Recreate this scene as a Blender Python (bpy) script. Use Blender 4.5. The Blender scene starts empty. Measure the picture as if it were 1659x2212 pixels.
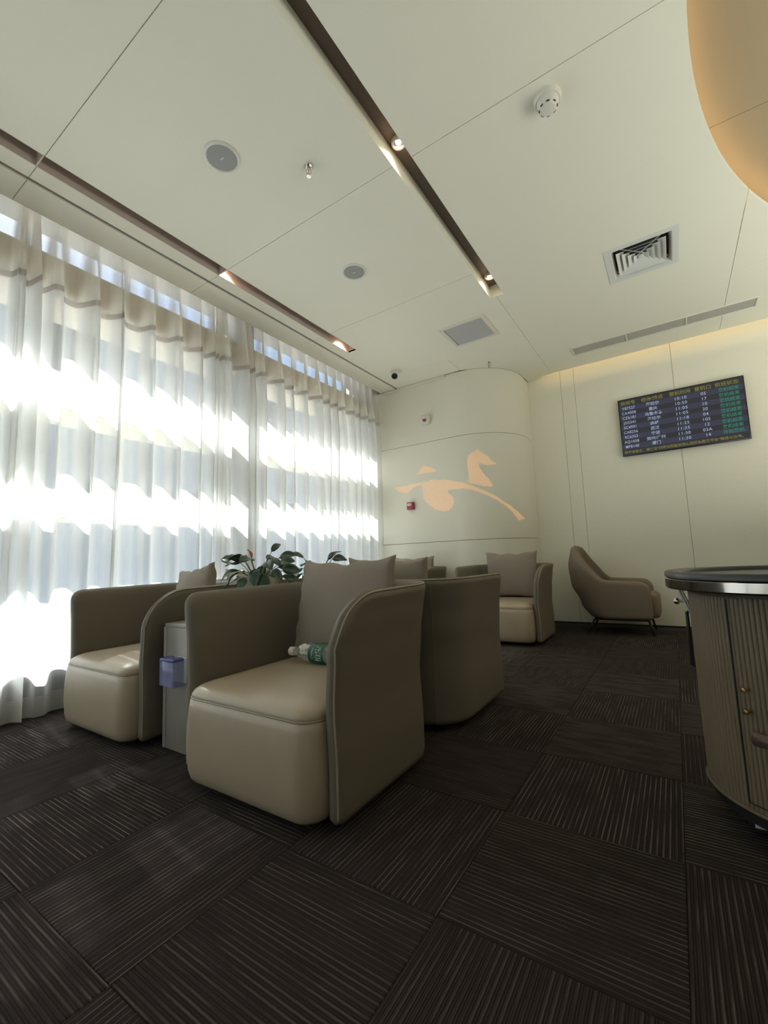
import bpy, bmesh, math, random
from math import sin, cos, pi, sqrt, radians
from mathutils import Vector, Matrix, Euler
random.seed(7)
S = bpy.context.scene
COL = S.collection

# ------------------------------------------------------------------ camera
F = 941.999
yaw, pitch, roll = -0.582856408, 0.108472822, -0.0397596190
fw = Vector((sin(yaw)*cos(pitch), cos(yaw)*cos(pitch), sin(pitch)))
r0 = Vector((cos(yaw), -sin(yaw), 0.0))
u0 = r0.cross(fw)
rt = cos(roll)*r0 + sin(roll)*u0
up = -sin(roll)*r0 + cos(roll)*u0
cam = bpy.data.cameras.new('camera')
cam.sensor_fit = 'VERTICAL'
cam.sensor_height = 36.0
cam.lens = F/2212*36.0
cam.clip_start = 0.02
cam.clip_end = 300
camo = bpy.data.objects.new('camera', cam)
COL.objects.link(camo)
m3 = Matrix((rt, up, -fw)).transposed()
camo.matrix_world = Matrix.Translation((0, 0, 0.857)) @ m3.to_4x4()
S.camera = camo

# ------------------------------------------------------------------ world, sun, exposure
w = bpy.data.worlds.new('sky')
S.world = w
w.use_nodes = True
nt = w.node_tree
sky = nt.nodes.new('ShaderNodeTexSky')
sky.sky_type = 'NISHITA'
sky.sun_disc = False
sky.sun_elevation = radians(47)
sky.sun_rotation = radians(270)
nt.links.new(sky.outputs[0], nt.nodes['Background'].inputs[0])
nt.nodes['Background'].inputs[1].default_value = 0.34
sl = bpy.data.lights.new('sun', 'SUN')
sl.energy = 21.0
sl.angle = radians(0.6)
sl.color = (1.0, 0.95, 0.88)
so = bpy.data.objects.new('sun', sl)
COL.objects.link(so)
so.location = (-12, 2, 12)
so.rotation_euler = Vector((-cos(radians(47)), 0.10, sin(radians(47)))).to_track_quat('Z', 'Y').to_euler()


def area(name, loc, sx, sy, power, color, rot=(0, 0, 0)):
    l = bpy.data.lights.new(name, 'AREA')
    l.shape = 'RECTANGLE'
    l.size, l.size_y, l.energy, l.color = sx, sy, power, color
    o = bpy.data.objects.new(name, l)
    COL.objects.link(o)
    o.location, o.rotation_euler = loc, rot
    return o


# added fill light out of view, aimed up to even out the ceiling
area('fill_uplight', (2.9, 2.3, 0.95), 2.0, 5.0, 162, (0.98, 1.0, 0.88), (pi, 0, 0))
S.view_settings.view_transform = 'Standard'
S.view_settings.look = 'None'
S.view_settings.gamma = 1.0
S.view_settings.use_curve_mapping = False
S.view_settings.exposure = 0.0
S.cycles.max_bounces = 9
S.cycles.diffuse_bounces = 6
S.cycles.transparent_max_bounces = 24
S.cycles.sample_clamp_indirect = 8
S.cycles.caustics_reflective = False
S.cycles.caustics_refractive = False
S.cycles.use_denoising = True


# ------------------------------------------------------------------ materials
def mat(name, col, rough=0.6, metal=0.0, emit=None, estr=0.0, bump=0.0, bscale=200, var=0.0, vscale=3, spec=None, trans=0.0, ior=1.45, alpha=1.0):
    m = bpy.data.materials.new(name)
    m.use_nodes = True
    t = m.node_tree
    b = t.nodes['Principled BSDF']
    b.inputs['Base Color'].default_value = (*col, 1)
    b.inputs['Roughness'].default_value = rough
    b.inputs['Metallic'].default_value = metal
    if spec is not None:
        b.inputs['Specular IOR Level'].default_value = spec
    if trans:
        b.inputs['Transmission Weight'].default_value = trans
        b.inputs['IOR'].default_value = ior
    b.inputs['Alpha'].default_value = alpha
    if emit:
        b.inputs['Emission Color'].default_value = (*emit, 1)
        b.inputs['Emission Strength'].default_value = estr
    if bump or var:
        tc = t.nodes.new('ShaderNodeTexCoord')
    if bump:
        n = t.nodes.new('ShaderNodeTexNoise')
        n.inputs['Scale'].default_value = bscale
        n.inputs['Detail'].default_value = 3
        t.links.new(tc.outputs['Object'], n.inputs['Vector'])
        bp = t.nodes.new('ShaderNodeBump')
        bp.inputs['Strength'].default_value = bump
        bp.inputs['Distance'].default_value = 0.004
        t.links.new(n.outputs[0], bp.inputs['Height'])
        t.links.new(bp.outputs[0], b.inputs['Normal'])
    if var:
        n2 = t.nodes.new('ShaderNodeTexNoise')
        n2.inputs['Scale'].default_value = vscale
        n2.inputs['Detail'].default_value = 4
        t.links.new(tc.outputs['Object'], n2.inputs['Vector'])
        mx = t.nodes.new('ShaderNodeMix')
        mx.data_type = 'RGBA'
        mx.inputs['A'].default_value = (*[c*(1-var) for c in col], 1)
        mx.inputs['B'].default_value = (*[min(1, c*(1+var)) for c in col], 1)
        t.links.new(n2.outputs[0], mx.inputs['Factor'])
        t.links.new(mx.outputs['Result'], b.inputs['Base Color'])
    return m


def sheer(name, col, tr, tl):
    m = bpy.data.materials.new(name)
    m.use_nodes = True
    t = m.node_tree
    t.nodes.clear()
    o = t.nodes.new('ShaderNodeOutputMaterial')
    d = t.nodes.new('ShaderNodeBsdfDiffuse')
    l = t.nodes.new('ShaderNodeBsdfTranslucent')
    x = t.nodes.new('ShaderNodeBsdfTransparent')
    d.inputs[0].default_value = (*col, 1)
    l.inputs[0].default_value = (*col, 1)
    x.inputs[0].default_value = (1, 1, 1, 1)
    a = t.nodes.new('ShaderNodeMixShader')
    a.inputs[0].default_value = tl
    b = t.nodes.new('ShaderNodeMixShader')
    b.inputs[0].default_value = tr
    # fine weave: vertical and horizontal thread variation in openness
    tc = t.nodes.new('ShaderNodeTexCoord')
    mp = t.nodes.new('ShaderNodeMapping')
    mp.inputs['Scale'].default_value = (40, 40, 2)
    n = t.nodes.new('ShaderNodeTexNoise')
    n.inputs['Scale'].default_value = 3
    n.inputs['Detail'].default_value = 3
    mr = t.nodes.new('ShaderNodeMapRange')
    mr.inputs['To Min'].default_value = tr*0.85
    mr.inputs['To Max'].default_value = tr*1.15
    t.links.new(tc.outputs['Object'], mp.inputs[0])
    t.links.new(mp.outputs[0], n.inputs['Vector'])
    t.links.new(n.outputs[0], mr.inputs[0])
    # the weave closes up at oblique angles
    lw = t.nodes.new('ShaderNodeLayerWeight')
    lw.inputs[0].default_value = 0.5
    m2 = t.nodes.new('ShaderNodeMapRange')
    m2.inputs['From Min'].default_value = 0.03
    m2.inputs['From Max'].default_value = 0.36
    m2.inputs['To Min'].default_value = 1.0
    m2.inputs['To Max'].default_value = 0.10
    mu = t.nodes.new('ShaderNodeMath')
    mu.operation = 'MULTIPLY'
    t.links.new(lw.outputs['Facing'], m2.inputs[0])
    t.links.new(m2.outputs[0], mu.inputs[0])
    t.links.new(mr.outputs[0], mu.inputs[1])
    t.links.new(mu.outputs[0], b.inputs[0])
    t.links.new(d.outputs[0], a.inputs[1])
    t.links.new(l.outputs[0], a.inputs[2])
    t.links.new(a.outputs[0], b.inputs[1])
    t.links.new(x.outputs[0], b.inputs[2])
    t.links.new(b.outputs[0], o.inputs[0])
    return m


def glass_pane(name, tint=(0.93, 0.97, 0.97), refl=0.06):
    m = bpy.data.materials.new(name)
    m.use_nodes = True
    t = m.node_tree
    t.nodes.clear()
    o = t.nodes.new('ShaderNodeOutputMaterial')
    x = t.nodes.new('ShaderNodeBsdfTransparent')
    x.inputs[0].default_value = (*tint, 1)
    g = t.nodes.new('ShaderNodeBsdfGlossy')
    g.inputs['Roughness'].default_value = 0.02
    mx = t.nodes.new('ShaderNodeMixShader')
    mx.inputs[0].default_value = refl
    t.links.new(x.outputs[0], mx.inputs[1])
    t.links.new(g.outputs[0], mx.inputs[2])
    t.links.new(mx.outputs[0], o.inputs[0])
    return m


def carpet_material():
    m = bpy.data.materials.new('carpet_pile')
    m.use_nodes = True
    t = m.node_tree
    N, L = t.nodes, t.links
    b = N['Principled BSDF']
    b.inputs['Roughness'].default_value = 0.95
    b.inputs['Specular IOR Level'].default_value = 0.1
    tc = N.new('ShaderNodeTexCoord')
    oi = N.new('ShaderNodeObjectInfo')
    sep = N.new('ShaderNodeSeparateXYZ')
    L.new(tc.outputs['Object'], sep.inputs[0])

    def math_(op, a, bb=None, c=None):
        n = N.new('ShaderNodeMath')
        n.operation = op
        for i, v in enumerate((a, bb, c)):
            if v is None:
                continue
            if isinstance(v, (int, float)):
                n.inputs[i].default_value = v
            else:
                L.new(v, n.inputs[i])
        return n.outputs[0]
    # per-tile offset so no two tiles carry the same streaks
    off = N.new('ShaderNodeVectorMath')
    off.operation = 'ADD'
    cmb = N.new('ShaderNodeCombineXYZ')
    rr = math_('MULTIPLY', oi.outputs['Random'], 37.0)
    L.new(rr, cmb.inputs[0]); L.new(rr, cmb.inputs[1])
    L.new(tc.outputs['Object'], off.inputs[0]); L.new(cmb.outputs[0], off.inputs[1])

    def noise(scale, sx, sy, detail=2):
        mp = N.new('ShaderNodeMapping')
        mp.inputs['Scale'].default_value = (sx, sy, 1)
        L.new(off.outputs[0], mp.inputs[0])
        n = N.new('ShaderNodeTexNoise')
        n.inputs['Scale'].default_value = scale
        n.inputs['Detail'].default_value = detail
        L.new(mp.outputs[0], n.inputs['Vector'])
        return n.outputs[0]
    # ridges run along local Y; loop rows every 6.2 mm, light yarn every fourth row
    ridge = math_('SINE', math_('MULTIPLY', sep.outputs[0], 2*pi/0.00523))
    wob = math_('MULTIPLY', math_('SUBTRACT', noise(60, 1, 1.0), 0.5), 0.002)
    line = math_('SINE', math_('MULTIPLY', math_('ADD', sep.outputs[0], wob), 2*pi/0.0157))
    lmask = math_('SMOOTH_MAX', math_('MULTIPLY', math_('SUBTRACT', line, 0.62), 3.2), 0.0, 0.05)
    lmask = math_('MINIMUM', lmask, 1.0)
    patch = N.new('ShaderNodeMapRange')
    patch.inputs['From Min'].default_value = 0.42
    patch.inputs['From Max'].default_value = 0.58
    L.new(noise(1.0, 26, 5, 1), patch.inputs[0])
    bright = N.new('ShaderNodeMapRange')
    bright.inputs['To Min'].default_value = 0.30
    bright.inputs['To Max'].default_value = 1.0
    L.new(oi.outputs['Random'], bright.inputs[0])
    fac = math_('MULTIPLY', math_('MULTIPLY', lmask, math_('ADD', 0.25, math_('MULTIPLY', patch.outputs[0], 0.75))), bright.outputs[0])
    base = N.new('ShaderNodeMix'); base.data_type = 'RGBA'
    base.inputs['A'].default_value = (0.034, 0.027, 0.026, 1)
    base.inputs['B'].default_value = (0.062, 0.049, 0.047, 1)
    L.new(noise(1.0, 30, 3, 3), base.inputs['Factor'])
    dk = N.new('ShaderNodeMix'); dk.data_type = 'RGBA'; dk.blend_type = 'MULTIPLY'
    dk.inputs['Factor'].default_value = 1.0
    L.new(base.outputs['Result'], dk.inputs['A'])
    g = math_('ADD', 0.72, math_('MULTIPLY', ridge, 0.28))
    cg = N.new('ShaderNodeCombineColor')
    for i in range(3):
        L.new(g, cg.inputs[i])
    L.new(cg.outputs[0], dk.inputs['B'])
    lc = N.new('ShaderNodeMix'); lc.data_type = 'RGBA'
    lc.inputs['A'].default_value = (0.19, 0.168, 0.148, 1)
    lc.inputs['B'].default_value = (0.155, 0.125, 0.118, 1)
    L.new(noise(9, 1, 1), lc.inputs['Factor'])
    fin = N.new('ShaderNodeMix'); fin.data_type = 'RGBA'
    L.new(fac, fin.inputs['Factor'])
    L.new(dk.outputs['Result'], fin.inputs['A']); L.new(lc.outputs['Result'], fin.inputs['B'])
    L.new(fin.outputs['Result'], b.inputs['Base Color'])
    bp = N.new('ShaderNodeBump')
    bp.inputs['Strength'].default_value = 0.5
    bp.inputs['Distance'].default_value = 0.003
    L.new(math_('ADD', ridge, math_('MULTIPLY', noise(400, 1, 1), 1.2)), bp.inputs['Height'])
    L.new(bp.outputs[0], b.inputs['Normal'])
    return m


def brushed(name, col, rough):
    m = mat(name, col, rough, 1.0)
    return m


M = {
    'ceiling': mat('ceiling_paint', (0.87, 0.855, 0.75), 0.7, bump=0.05, bscale=300),
    'tray': mat('cove_tan_paint', (0.36, 0.29, 0.19), 0.6, bump=0.05, bscale=300),
    'void': mat('void_grey', (0.25, 0.24, 0.22), 0.9),
    'slot': mat('slot_brown_anodised', (0.17, 0.125, 0.11), 0.45),
    'slot_side': mat('slot_side_beige', (0.70, 0.61, 0.56), 0.4),
    'wall': mat('wall_beige_panel', (0.89, 0.865, 0.75), 0.8, bump=0.12, bscale=500, var=0.02, vscale=40),
    'pilaster': mat('pilaster_panel', (0.80, 0.78, 0.68), 0.65, bump=0.08, bscale=400),
    'trim': mat('trim_white', (0.78, 0.75, 0.68), 0.5),
    'carpet': carpet_material(),
    'slab': mat('slab_dark', (0.03, 0.028, 0.027), 0.95),
    'leather': mat('chair_fabric_beige', (0.165, 0.142, 0.108), 0.55, bump=0.25, bscale=700, var=0.05, vscale=25, spec=0.35),
    'seat': mat('chair_seat_leather', (0.41, 0.34, 0.25), 0.36, bump=0.12, bscale=500, var=0.05, vscale=12, spec=0.75),
    'piping': mat('chair_piping', (0.34, 0.30, 0.23), 0.45),
    'pillow': mat('pillow_linen', (0.30, 0.255, 0.21), 0.9, bump=0.5, bscale=600, var=0.06, vscale=60),
    'armchair': mat('armchair_fabric', (0.24, 0.19, 0.14), 0.75, bump=0.35, bscale=600, var=0.05, vscale=40),
    'black': mat('black_metal', (0.02, 0.02, 0.02), 0.45),
    'frame': mat('window_frame_grey', (0.30, 0.31, 0.33), 0.5),
    'beam': mat('window_head_beam', (0.64, 0.57, 0.49), 0.7),
    'transom': mat('transom_cream', (0.66, 0.62, 0.52), 0.5),
    'glass': glass_pane('window_glass'),
    'spandrel': mat('spandrel_grey', (0.20, 0.21, 0.215), 0.6),
    'sheer': sheer('sheer_fabric', (0.92, 0.925, 0.93), 0.45, 0.66),
    'sheer_head': sheer('sheer_header', (0.92, 0.90, 0.86), 0.50, 0.66),
    'sheer_seam': sheer('sheer_seam', (0.60, 0.555, 0.525), 0.10, 0.50),
    'sheer_hem': sheer('sheer_hem', (0.85, 0.85, 0.82), 0.15, 0.6),
    'table': mat('table_grey_laminate', (0.31, 0.30, 0.265), 0.4, bump=0.04, bscale=80),
    'table_edge': mat('table_edge', (0.37, 0.36, 0.32), 0.35),
    'pot': mat('pot_cream', (0.66, 0.63, 0.55), 0.4),
    'soil': mat('soil', (0.05, 0.04, 0.03), 0.95, bump=0.8, bscale=90),
    'leaf': mat('leaf_green', (0.035, 0.075, 0.045), 0.35, var=0.35, vscale=18, spec=0.5),
    'stem': mat('stem_green', (0.10, 0.15, 0.06), 0.5),
    'flower': mat('flower_red', (0.50, 0.07, 0.06), 0.4),
    'socket': mat('socket_white', (0.75, 0.75, 0.73), 0.4),
    'blue_plastic': mat('blue_clear_plastic', (0.30, 0.34, 0.66), 0.12, alpha=0.38, spec=0.7),
    'blue_dark': mat('blue_plastic_lid', (0.12, 0.14, 0.46), 0.18, alpha=0.7, spec=0.7),
    'pet': mat('clear_bottle_plastic', (0.85, 0.90, 0.88), 0.06, alpha=0.22, spec=0.8),
    'cap': mat('bottle_cap_white', (0.80, 0.78, 0.70), 0.45),
    'label': mat('label_green', (0.012, 0.11, 0.065), 0.35),
    'white_print': mat('white_print', (0.75, 0.78, 0.74), 0.5),
    'tissue': mat('tissue_white', (0.85, 0.85, 0.84), 0.9),
    'tv': mat('screen_black', (0.012, 0.012, 0.014), 0.25),
    'plastic_white': mat('device_white', (0.76, 0.74, 0.68), 0.45),
    'dark_glass': mat('camera_lens_dark', (0.02, 0.025, 0.035), 0.08),
    'red': mat('alarm_red', (0.40, 0.045, 0.075), 0.4),
    'red_box': mat('callpoint_red', (0.34, 0.05, 0.09), 0.4),
    'speaker_ring': mat('speaker_ring_white', (0.78, 0.78, 0.75), 0.5),
    'speaker_mesh': mat('speaker_mesh_grey', (0.36, 0.37, 0.36), 0.6, bump=0.4, bscale=900),
    'chrome': mat('chrome', (0.62, 0.60, 0.56), 0.22, 1.0),
    'steel': mat('cart_steel_band', (0.46, 0.44, 0.41), 0.16, 1.0),
    'brass': mat('brass', (0.50, 0.36, 0.15), 0.3, 1.0),
    'vent': mat('vent_white', (0.74, 0.76, 0.74), 0.4),
    'vent_dark': mat('vent_dark', (0.04, 0.045, 0.055), 0.8),
    'grille': mat('grille_grey', (0.50, 0.505, 0.50), 0.5),
    'filter': mat('filter_grey', (0.50, 0.485, 0.44), 0.85, bump=0.5, bscale=600),
    'groove': mat('groove_grey', (0.26, 0.255, 0.24), 0.7),
    'reed': mat('cart_reeded_tan', (0.21, 0.165, 0.11), 0.5),
    'cart_core': mat('cart_core_dark', (0.10, 0.08, 0.06), 0.6),
    'cart_top': mat('cart_top_black', (0.035, 0.038, 0.042), 0.35),
    'wood': mat('dark_wood_rail', (0.11, 0.065, 0.05), 0.4, var=0.3, vscale=30),
    'ribbon': mat('grey_ribbon', (0.42, 0.38, 0.37), 0.6),
    'facade': mat('facade_light', (0.56, 0.55, 0.58), 0.8, var=0.03),
    'facade_glass': mat('facade_window_dark', (0.025, 0.035, 0.05), 0.15),
    'facade_frame': mat('facade_window_frame', (0.35, 0.36, 0.38), 0.5),
    'pavement': mat('pavement', (0.60, 0.60, 0.57), 0.9, var=0.08, vscale=1.5),
    'led': mat('led_strip_warm', (0.8, 0.6, 0.3), 0.5, emit=(1.0, 0.66, 0.32), estr=9),
    'led_wall': mat('led_strip_wall', (0.8, 0.6, 0.3), 0.5, emit=(1.0, 0.70, 0.28), estr=11),
    'bulb': mat('bulb_glow', (1, 0.9, 0.8), 0.4, emit=(1.0, 0.80, 0.66), estr=9),
    'dot': mat('dot_glow', (1, 0.8, 0.5), 0.4, emit=(1.0, 0.74, 0.44), estr=0.75),
    'dot_ring': mat('dot_ring_glow', (0.8, 0.4, 0.2), 0.4, emit=(0.95, 0.42, 0.18), estr=0.20),
    'scr_bg': mat('screen_dark_row', (0.01, 0.01, 0.012), 0.3, emit=(0.016, 0.017, 0.024), estr=1.0),
    'scr_band': mat('screen_blue_row', (0.01, 0.01, 0.02), 0.3, emit=(0.028, 0.030, 0.052), estr=1.0),
    'scr_white': mat('screen_white_text', (0, 0, 0), 0.4, emit=(0.33, 0.37, 0.52), estr=1.0),
    'scr_yellow': mat('screen_yellow_text', (0, 0, 0), 0.4, emit=(0.20, 0.18, 0.035), estr=1.0),
    'scr_green': mat('screen_green_text', (0, 0, 0), 0.4, emit=(0.02, 0.20, 0.12), estr=1.0),
}


# ------------------------------------------------------------------ builders
def link(name, me, m=None, parent=None, loc=None, rot=None):
    o = bpy.data.objects.new(name, me)
    COL.objects.link(o)
    if m is not None and me is not None and hasattr(me, 'materials') and not me.materials:
        me.materials.append(m)
    if parent is not None:
        o.parent = parent
    if loc is not None:
        o.location = loc
    if rot is not None:
        o.rotation_euler = rot
    return o


def mesh(name, verts, faces, smooth=False):
    me = bpy.data.meshes.new(name)
    me.from_pydata([tuple(v) for v in verts], [], faces)
    me.update()
    if smooth:
        me.polygons.foreach_set('use_smooth', [True]*len(me.polygons))
    return me


def fix(me):
    bm = bmesh.new(); bm.from_mesh(me)
    bmesh.ops.recalc_face_normals(bm, faces=bm.faces)
    bm.to_mesh(me); bm.free()
    return me


def box_me(x0, x1, y0, y1, z0, z1, bev=0.0, seg=2, smooth=True, name='box'):
    bm = bmesh.new()
    bmesh.ops.create_cube(bm, size=1)
    for v in bm.verts:
        v.co = Vector(((x0+x1)/2+v.co.x*(x1-x0), (y0+y1)/2+v.co.y*(y1-y0), (z0+z1)/2+v.co.z*(z1-z0)))
    if bev:
        bmesh.ops.bevel(bm, geom=bm.edges[:], offset=bev, segments=seg, affect='EDGES', profile=0.5)
    me = bpy.data.meshes.new(name)
    bm.to_mesh(me); bm.free()
    if bev and smooth:
        for p in me.polygons:
            p.use_smooth = True
        me.set_sharp_from_angle(angle=radians(50))
    return me


def join_me(mes, name='joined'):
    V, Fc, sm = [], [], []
    for me in mes:
        o = len(V)
        V += [v.co.copy() for v in me.vertices]
        for p in me.polygons:
            Fc.append([i+o for i in p.vertices]); sm.append(p.use_smooth)
    r = mesh(name, V, Fc)
    r.polygons.foreach_set('use_smooth', sm)
    return r


def lathe_me(prof, n=32, name='lathe', smooth=True, ang=40, caps=True):
    """prof: list of (r, z)"""
    V, Fc = [], []
    for r, z in prof:
        for i in range(n):
            a = 2*pi*i/n
            V.append((r*cos(a), r*sin(a), z))
    for k in range(len(prof)-1):
        for i in range(n):
            j = (i+1) % n
            Fc.append((k*n+i, k*n+j, (k+1)*n+j, (k+1)*n+i))
    if caps and prof[0][0] > 1e-5:
        Fc.append(tuple(range(n))[::-1])
    if caps and prof[-1][0] > 1e-5:
        Fc.append(tuple((len(prof)-1)*n+i for i in range(n)))
    me = mesh(name, V, Fc, smooth)
    bm = bmesh.new(); bm.from_mesh(me)
    bmesh.ops.remove_doubles(bm, verts=bm.verts, dist=1e-6)
    bmesh.ops.recalc_face_normals(bm, faces=bm.faces)
    bm.to_mesh(me); bm.free()
    if smooth:
        me.set_sharp_from_angle(angle=radians(ang))
    return me


def tube_me(pts, r, n=8, closed=False, name='tube', rad=None):
    pts = [Vector(p) for p in pts]
    V, Fc = [], []
    N = len(pts)
    ref = None
    for i, p in enumerate(pts):
        if closed:
            d = pts[(i+1) % N]-pts[i-1]
        else:
            d = pts[min(i+1, N-1)]-pts[max(i-1, 0)]
        d.normalize()
        if ref is None:
            ref = d.orthogonal().normalized()
        ref = (ref-d*ref.dot(d))
        if ref.length < 1e-6:
            ref = d.orthogonal()
        ref.normalize()
        b = d.cross(ref)
        rr = rad[i] if rad else r
        for k in range(n):
            a = 2*pi*k/n
            V.append(p+ref*(rr*cos(a))+b*(rr*sin(a)))
    for i in range(N if closed else N-1):
        i2 = (i+1) % N
        for k in range(n):
            k2 = (k+1) % n
            Fc.append((i*n+k, i*n+k2, i2*n+k2, i2*n+k))
    if not closed:
        Fc.append(tuple(range(n))[::-1])
        Fc.append(tuple((N-1)*n+k for k in range(n)))
    return fix(mesh(name, V, Fc, True))


def prism_me(poly, z0, z1, bev=0.0, name='prism'):
    bm = bmesh.new()
    vs = [bm.verts.new((x, y, z0)) for x, y in poly]
    f = bm.faces.new(vs)
    r = bmesh.ops.extrude_face_region(bm, geom=[f])
    for v in r['geom']:
        if isinstance(v, bmesh.types.BMVert):
            v.co.z = z1
    bmesh.ops.recalc_face_normals(bm, faces=bm.faces)
    if bev:
        bmesh.ops.bevel(bm, geom=bm.edges[:], offset=bev, segments=1, affect='EDGES')
    me = bpy.data.meshes.new(name)
    bm.to_mesh(me); bm.free()
    return me


def xform(me, mx):
    me.transform(mx)
    return me


def tag(o, label, cat, group=None):
    o['label'] = label
    o['category'] = cat
    if group:
        o['group'] = group
    return o


def thing(name, label, cat, loc=(0, 0, 0), rz=0, group=None):
    o = bpy.data.objects.new(name, None)
    o.empty_display_size = 0.1
    COL.objects.link(o)
    o.location = loc
    o.rotation_euler = (0, 0, rz)
    return tag(o, label, cat, group)


def struct(name, me=None, m=None, loc=None):
    o = link(name, me, m, None, loc)
    o['kind'] = 'structure'
    return o


def copy_tree(o, parent=None):
    c = o.copy()
    COL.objects.link(c)
    if parent is not None:
        c.parent = parent
    for ch in [k for k in o.children]:
        copy_tree(ch, c)
    return c


H = 3.14          # ceiling height
D = 5.79          # back wall
P = 4.88          # front of the curved corner wall
XC = -3.285        # curtain mean plane

# ------------------------------------------------------------------ floor with carpet tiles
fl = struct('floor', box_me(-3.46, 6.1, -4.3, 5.9, -0.20, -0.008), M['slab'])
TX, TY, T = -0.0555, 1.008, 0.503
tile_me = box_me(-T/2+0.0006, T/2-0.0006, -T/2+0.0006, T/2-0.0006, -0.008, 0.0, 0.0012, 1, False, 'carpet_tile')
tile_me.materials.append(M['carpet'])
for i in range(-7, 12):
    for j in range(-11, 10):
        cx, cy = TX+(i+0.5)*T, TY+(j+0.5)*T
        if cx < -3.4 or cx > 6.0 or cy > 5.78 or cy < -4.2:
            continue
        o = link('carpet_tile', tile_me, None, fl, (cx, cy, 0))
        o.rotation_euler = (0, 0, (pi/2 if (i+j) % 2 else 0) + (pi if random.random() < .5 else 0))

# ------------------------------------------------------------------ ceiling with panels and slots
ce = struct('ceiling', box_me(-3.6, 6.1, -4.7, 5.95, 3.56, 3.66), M['void'])
G = 0.0016


def panel(poly, z1=H+0.02):
    kp = keyhole(poly)
    me = prism_me(kp, H, z1, 0.0012 if len(kp) == len(poly) else 0.0, 'ceiling_panel')
    link('ceiling_panel', me, M['ceiling'], ce)


HOLES = [(-0.007, 3.829, 0.207, 0.207), (-1.547, 4.058, 0.205, 0.197), (0.047, 5.230, 0.806, 0.092)]


def keyhole(poly):
    # cut the vent openings out of a panel outline through a hair slit
    xs_ = [p[0] for p in poly]; ys_ = [p[1] for p in poly]
    for cx, cy, hx_, hy_ in HOLES:
        if min(xs_) < cx-hx_ and max(xs_) > cx+hx_ and min(ys_) < cy-hy_ and max(ys_) > cy+hy_:
            ar = sum(poly[i-1][0]*poly[i][1]-poly[i][0]*poly[i-1][1] for i in range(len(poly)))
            ring_ = [(cx-hx_, cy+hy_), (cx+hx_, cy+hy_), (cx+hx_, cy-hy_), (cx-hx_, cy-hy_)]
            if ar < 0:
                ring_ = ring_[::-1]
            best = min(((p[0]-q[0])**2+(p[1]-q[1])**2, i, j) for i, p in enumerate(poly) for j, q in enumerate(ring_))
            _, i, j = best
            r = ring_[j:]+ring_[:j]
            e = 1e-4
            poly = poly[:i+1]+r+[(r[0][0]+e, r[0][1]+e), (poly[i][0]+e, poly[i][1]+e)]+poly[i+1:]
    return poly


def rect(x0, x1, y0, y1):
    panel([(x0+G, y0+G), (x1-G, y0+G), (x1-G, y1-G), (x0+G, y1-G)])


YS = [-4.2, -2.9, -1.6, -0.39, 0.826, 2.01, 3.22, 4.50]
YE = 5.70
gx0, gx1 = -2.946, -2.920
for a, b in zip(YS[:-1], YS[1:]):
    rect(-3.185, gx0, a, b)
    if b <= 3.23:
        rect(gx1, -2.800, a, b)
        rect(-2.690, -1.168, a, b)
    else:
        ye = 3.660
        panel([(gx1+G, a+G), (-2.800-G, a+G), (-2.800-G, ye), (-2.690+G, ye), (-2.690+G, a+G), (-1.168-G, a+G), (-1.168-G, 3.636), (-1.112-G, 3.636), (-1.112-G, b-G), (gx1+G, b-G)])
rect(-3.185, gx0, 4.50, P-0.01)
rect(gx1, -2.0, 4.50, P-0.01)
# strip above the curved corner
AR = [(-2.12+0.68*sin(t), P+0.68-0.68*cos(t)) for t in [k*pi/2/10 for k in range(11)]]
panel([(-2.0+G, 4.50+G), (-1.112-G, 4.50+G), (-1.112-G, YE), (-1.27, YE), (-1.30, 5.775), (-1.43, 5.775)] + [(x+0.003, y-0.003) for x, y in AR[::-1] if x > -1.98 and y < 5.77] + [(-2.0+G, P-0.01)])
rect(-1.112, 0.61, 4.50, YE)
rect(0.61, 2.6, 4.50, YE)
rect(2.6, 6.0, 4.50, YE)
# right-hand bay with the curved edge of the raised cove
CX, CY, CR = 3.877, 1.931, 3.626


def arc(y):
    return CX-sqrt(max(0.0, CR*CR-(y-CY)**2))


def arcpts(y0, y1, n=14):
    return [(arc(y0+(y1-y0)*k/n), y0+(y1-y0)*k/n) for k in range(n+1)]


panel([(-1.045+G, -1.6), (-1.045+G, 2.02-G)] + arcpts(2.02-G, 0.4)+[(arc(0.4), 0.4), (arc(-1.2), -1.2), (arc(-1.2), -1.6)])
ya = CY+sqrt(CR*CR-(CX-0.61+G)**2)
panel([(-1.045+G, 2.02+G)] + arcpts(2.02+G, ya)[0:] + [(0.61-G, 4.50-G), (-1.112+G, 4.50-G), (-1.112+G, 3.636), (-1.045+G, 3.636)])
panel(arcpts(ya+0.01, 4.50-G) + [(0.61+G, 4.50-G)])
rect(-1.045, 6.0, -4.2, -1.6)


def slot(name_, x0, x1, y0, y1, depth, visible):
    t = 0.006
    top = box_me(x0, x1, y0, y1, H+depth, H+depth+t)
    link('slot_top', top, M['slot'], ce)
    link('slot_side', box_me(x0-t, x0, y0, y1, H+0.001, H+depth+t), M[visible], ce)
    link('slot_side', box_me(x1, x1+t, y0, y1, H+0.001, H+depth+t), M[visible], ce)
    link('slot_end', box_me(x0, x1, y1, y1+t, H+0.001, H+depth+t), M[visible], ce)


for (a, b) in ((-4.2, 0.819), (0.826, 2.006), (2.012, 3.660)):
    slot('slot', -2.798, -2.692, a, b, 0.115, 'slot_side')
slot('slot', -1.166, -1.047, -4.2, 3.634, 0.112, 'ceiling')
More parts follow.
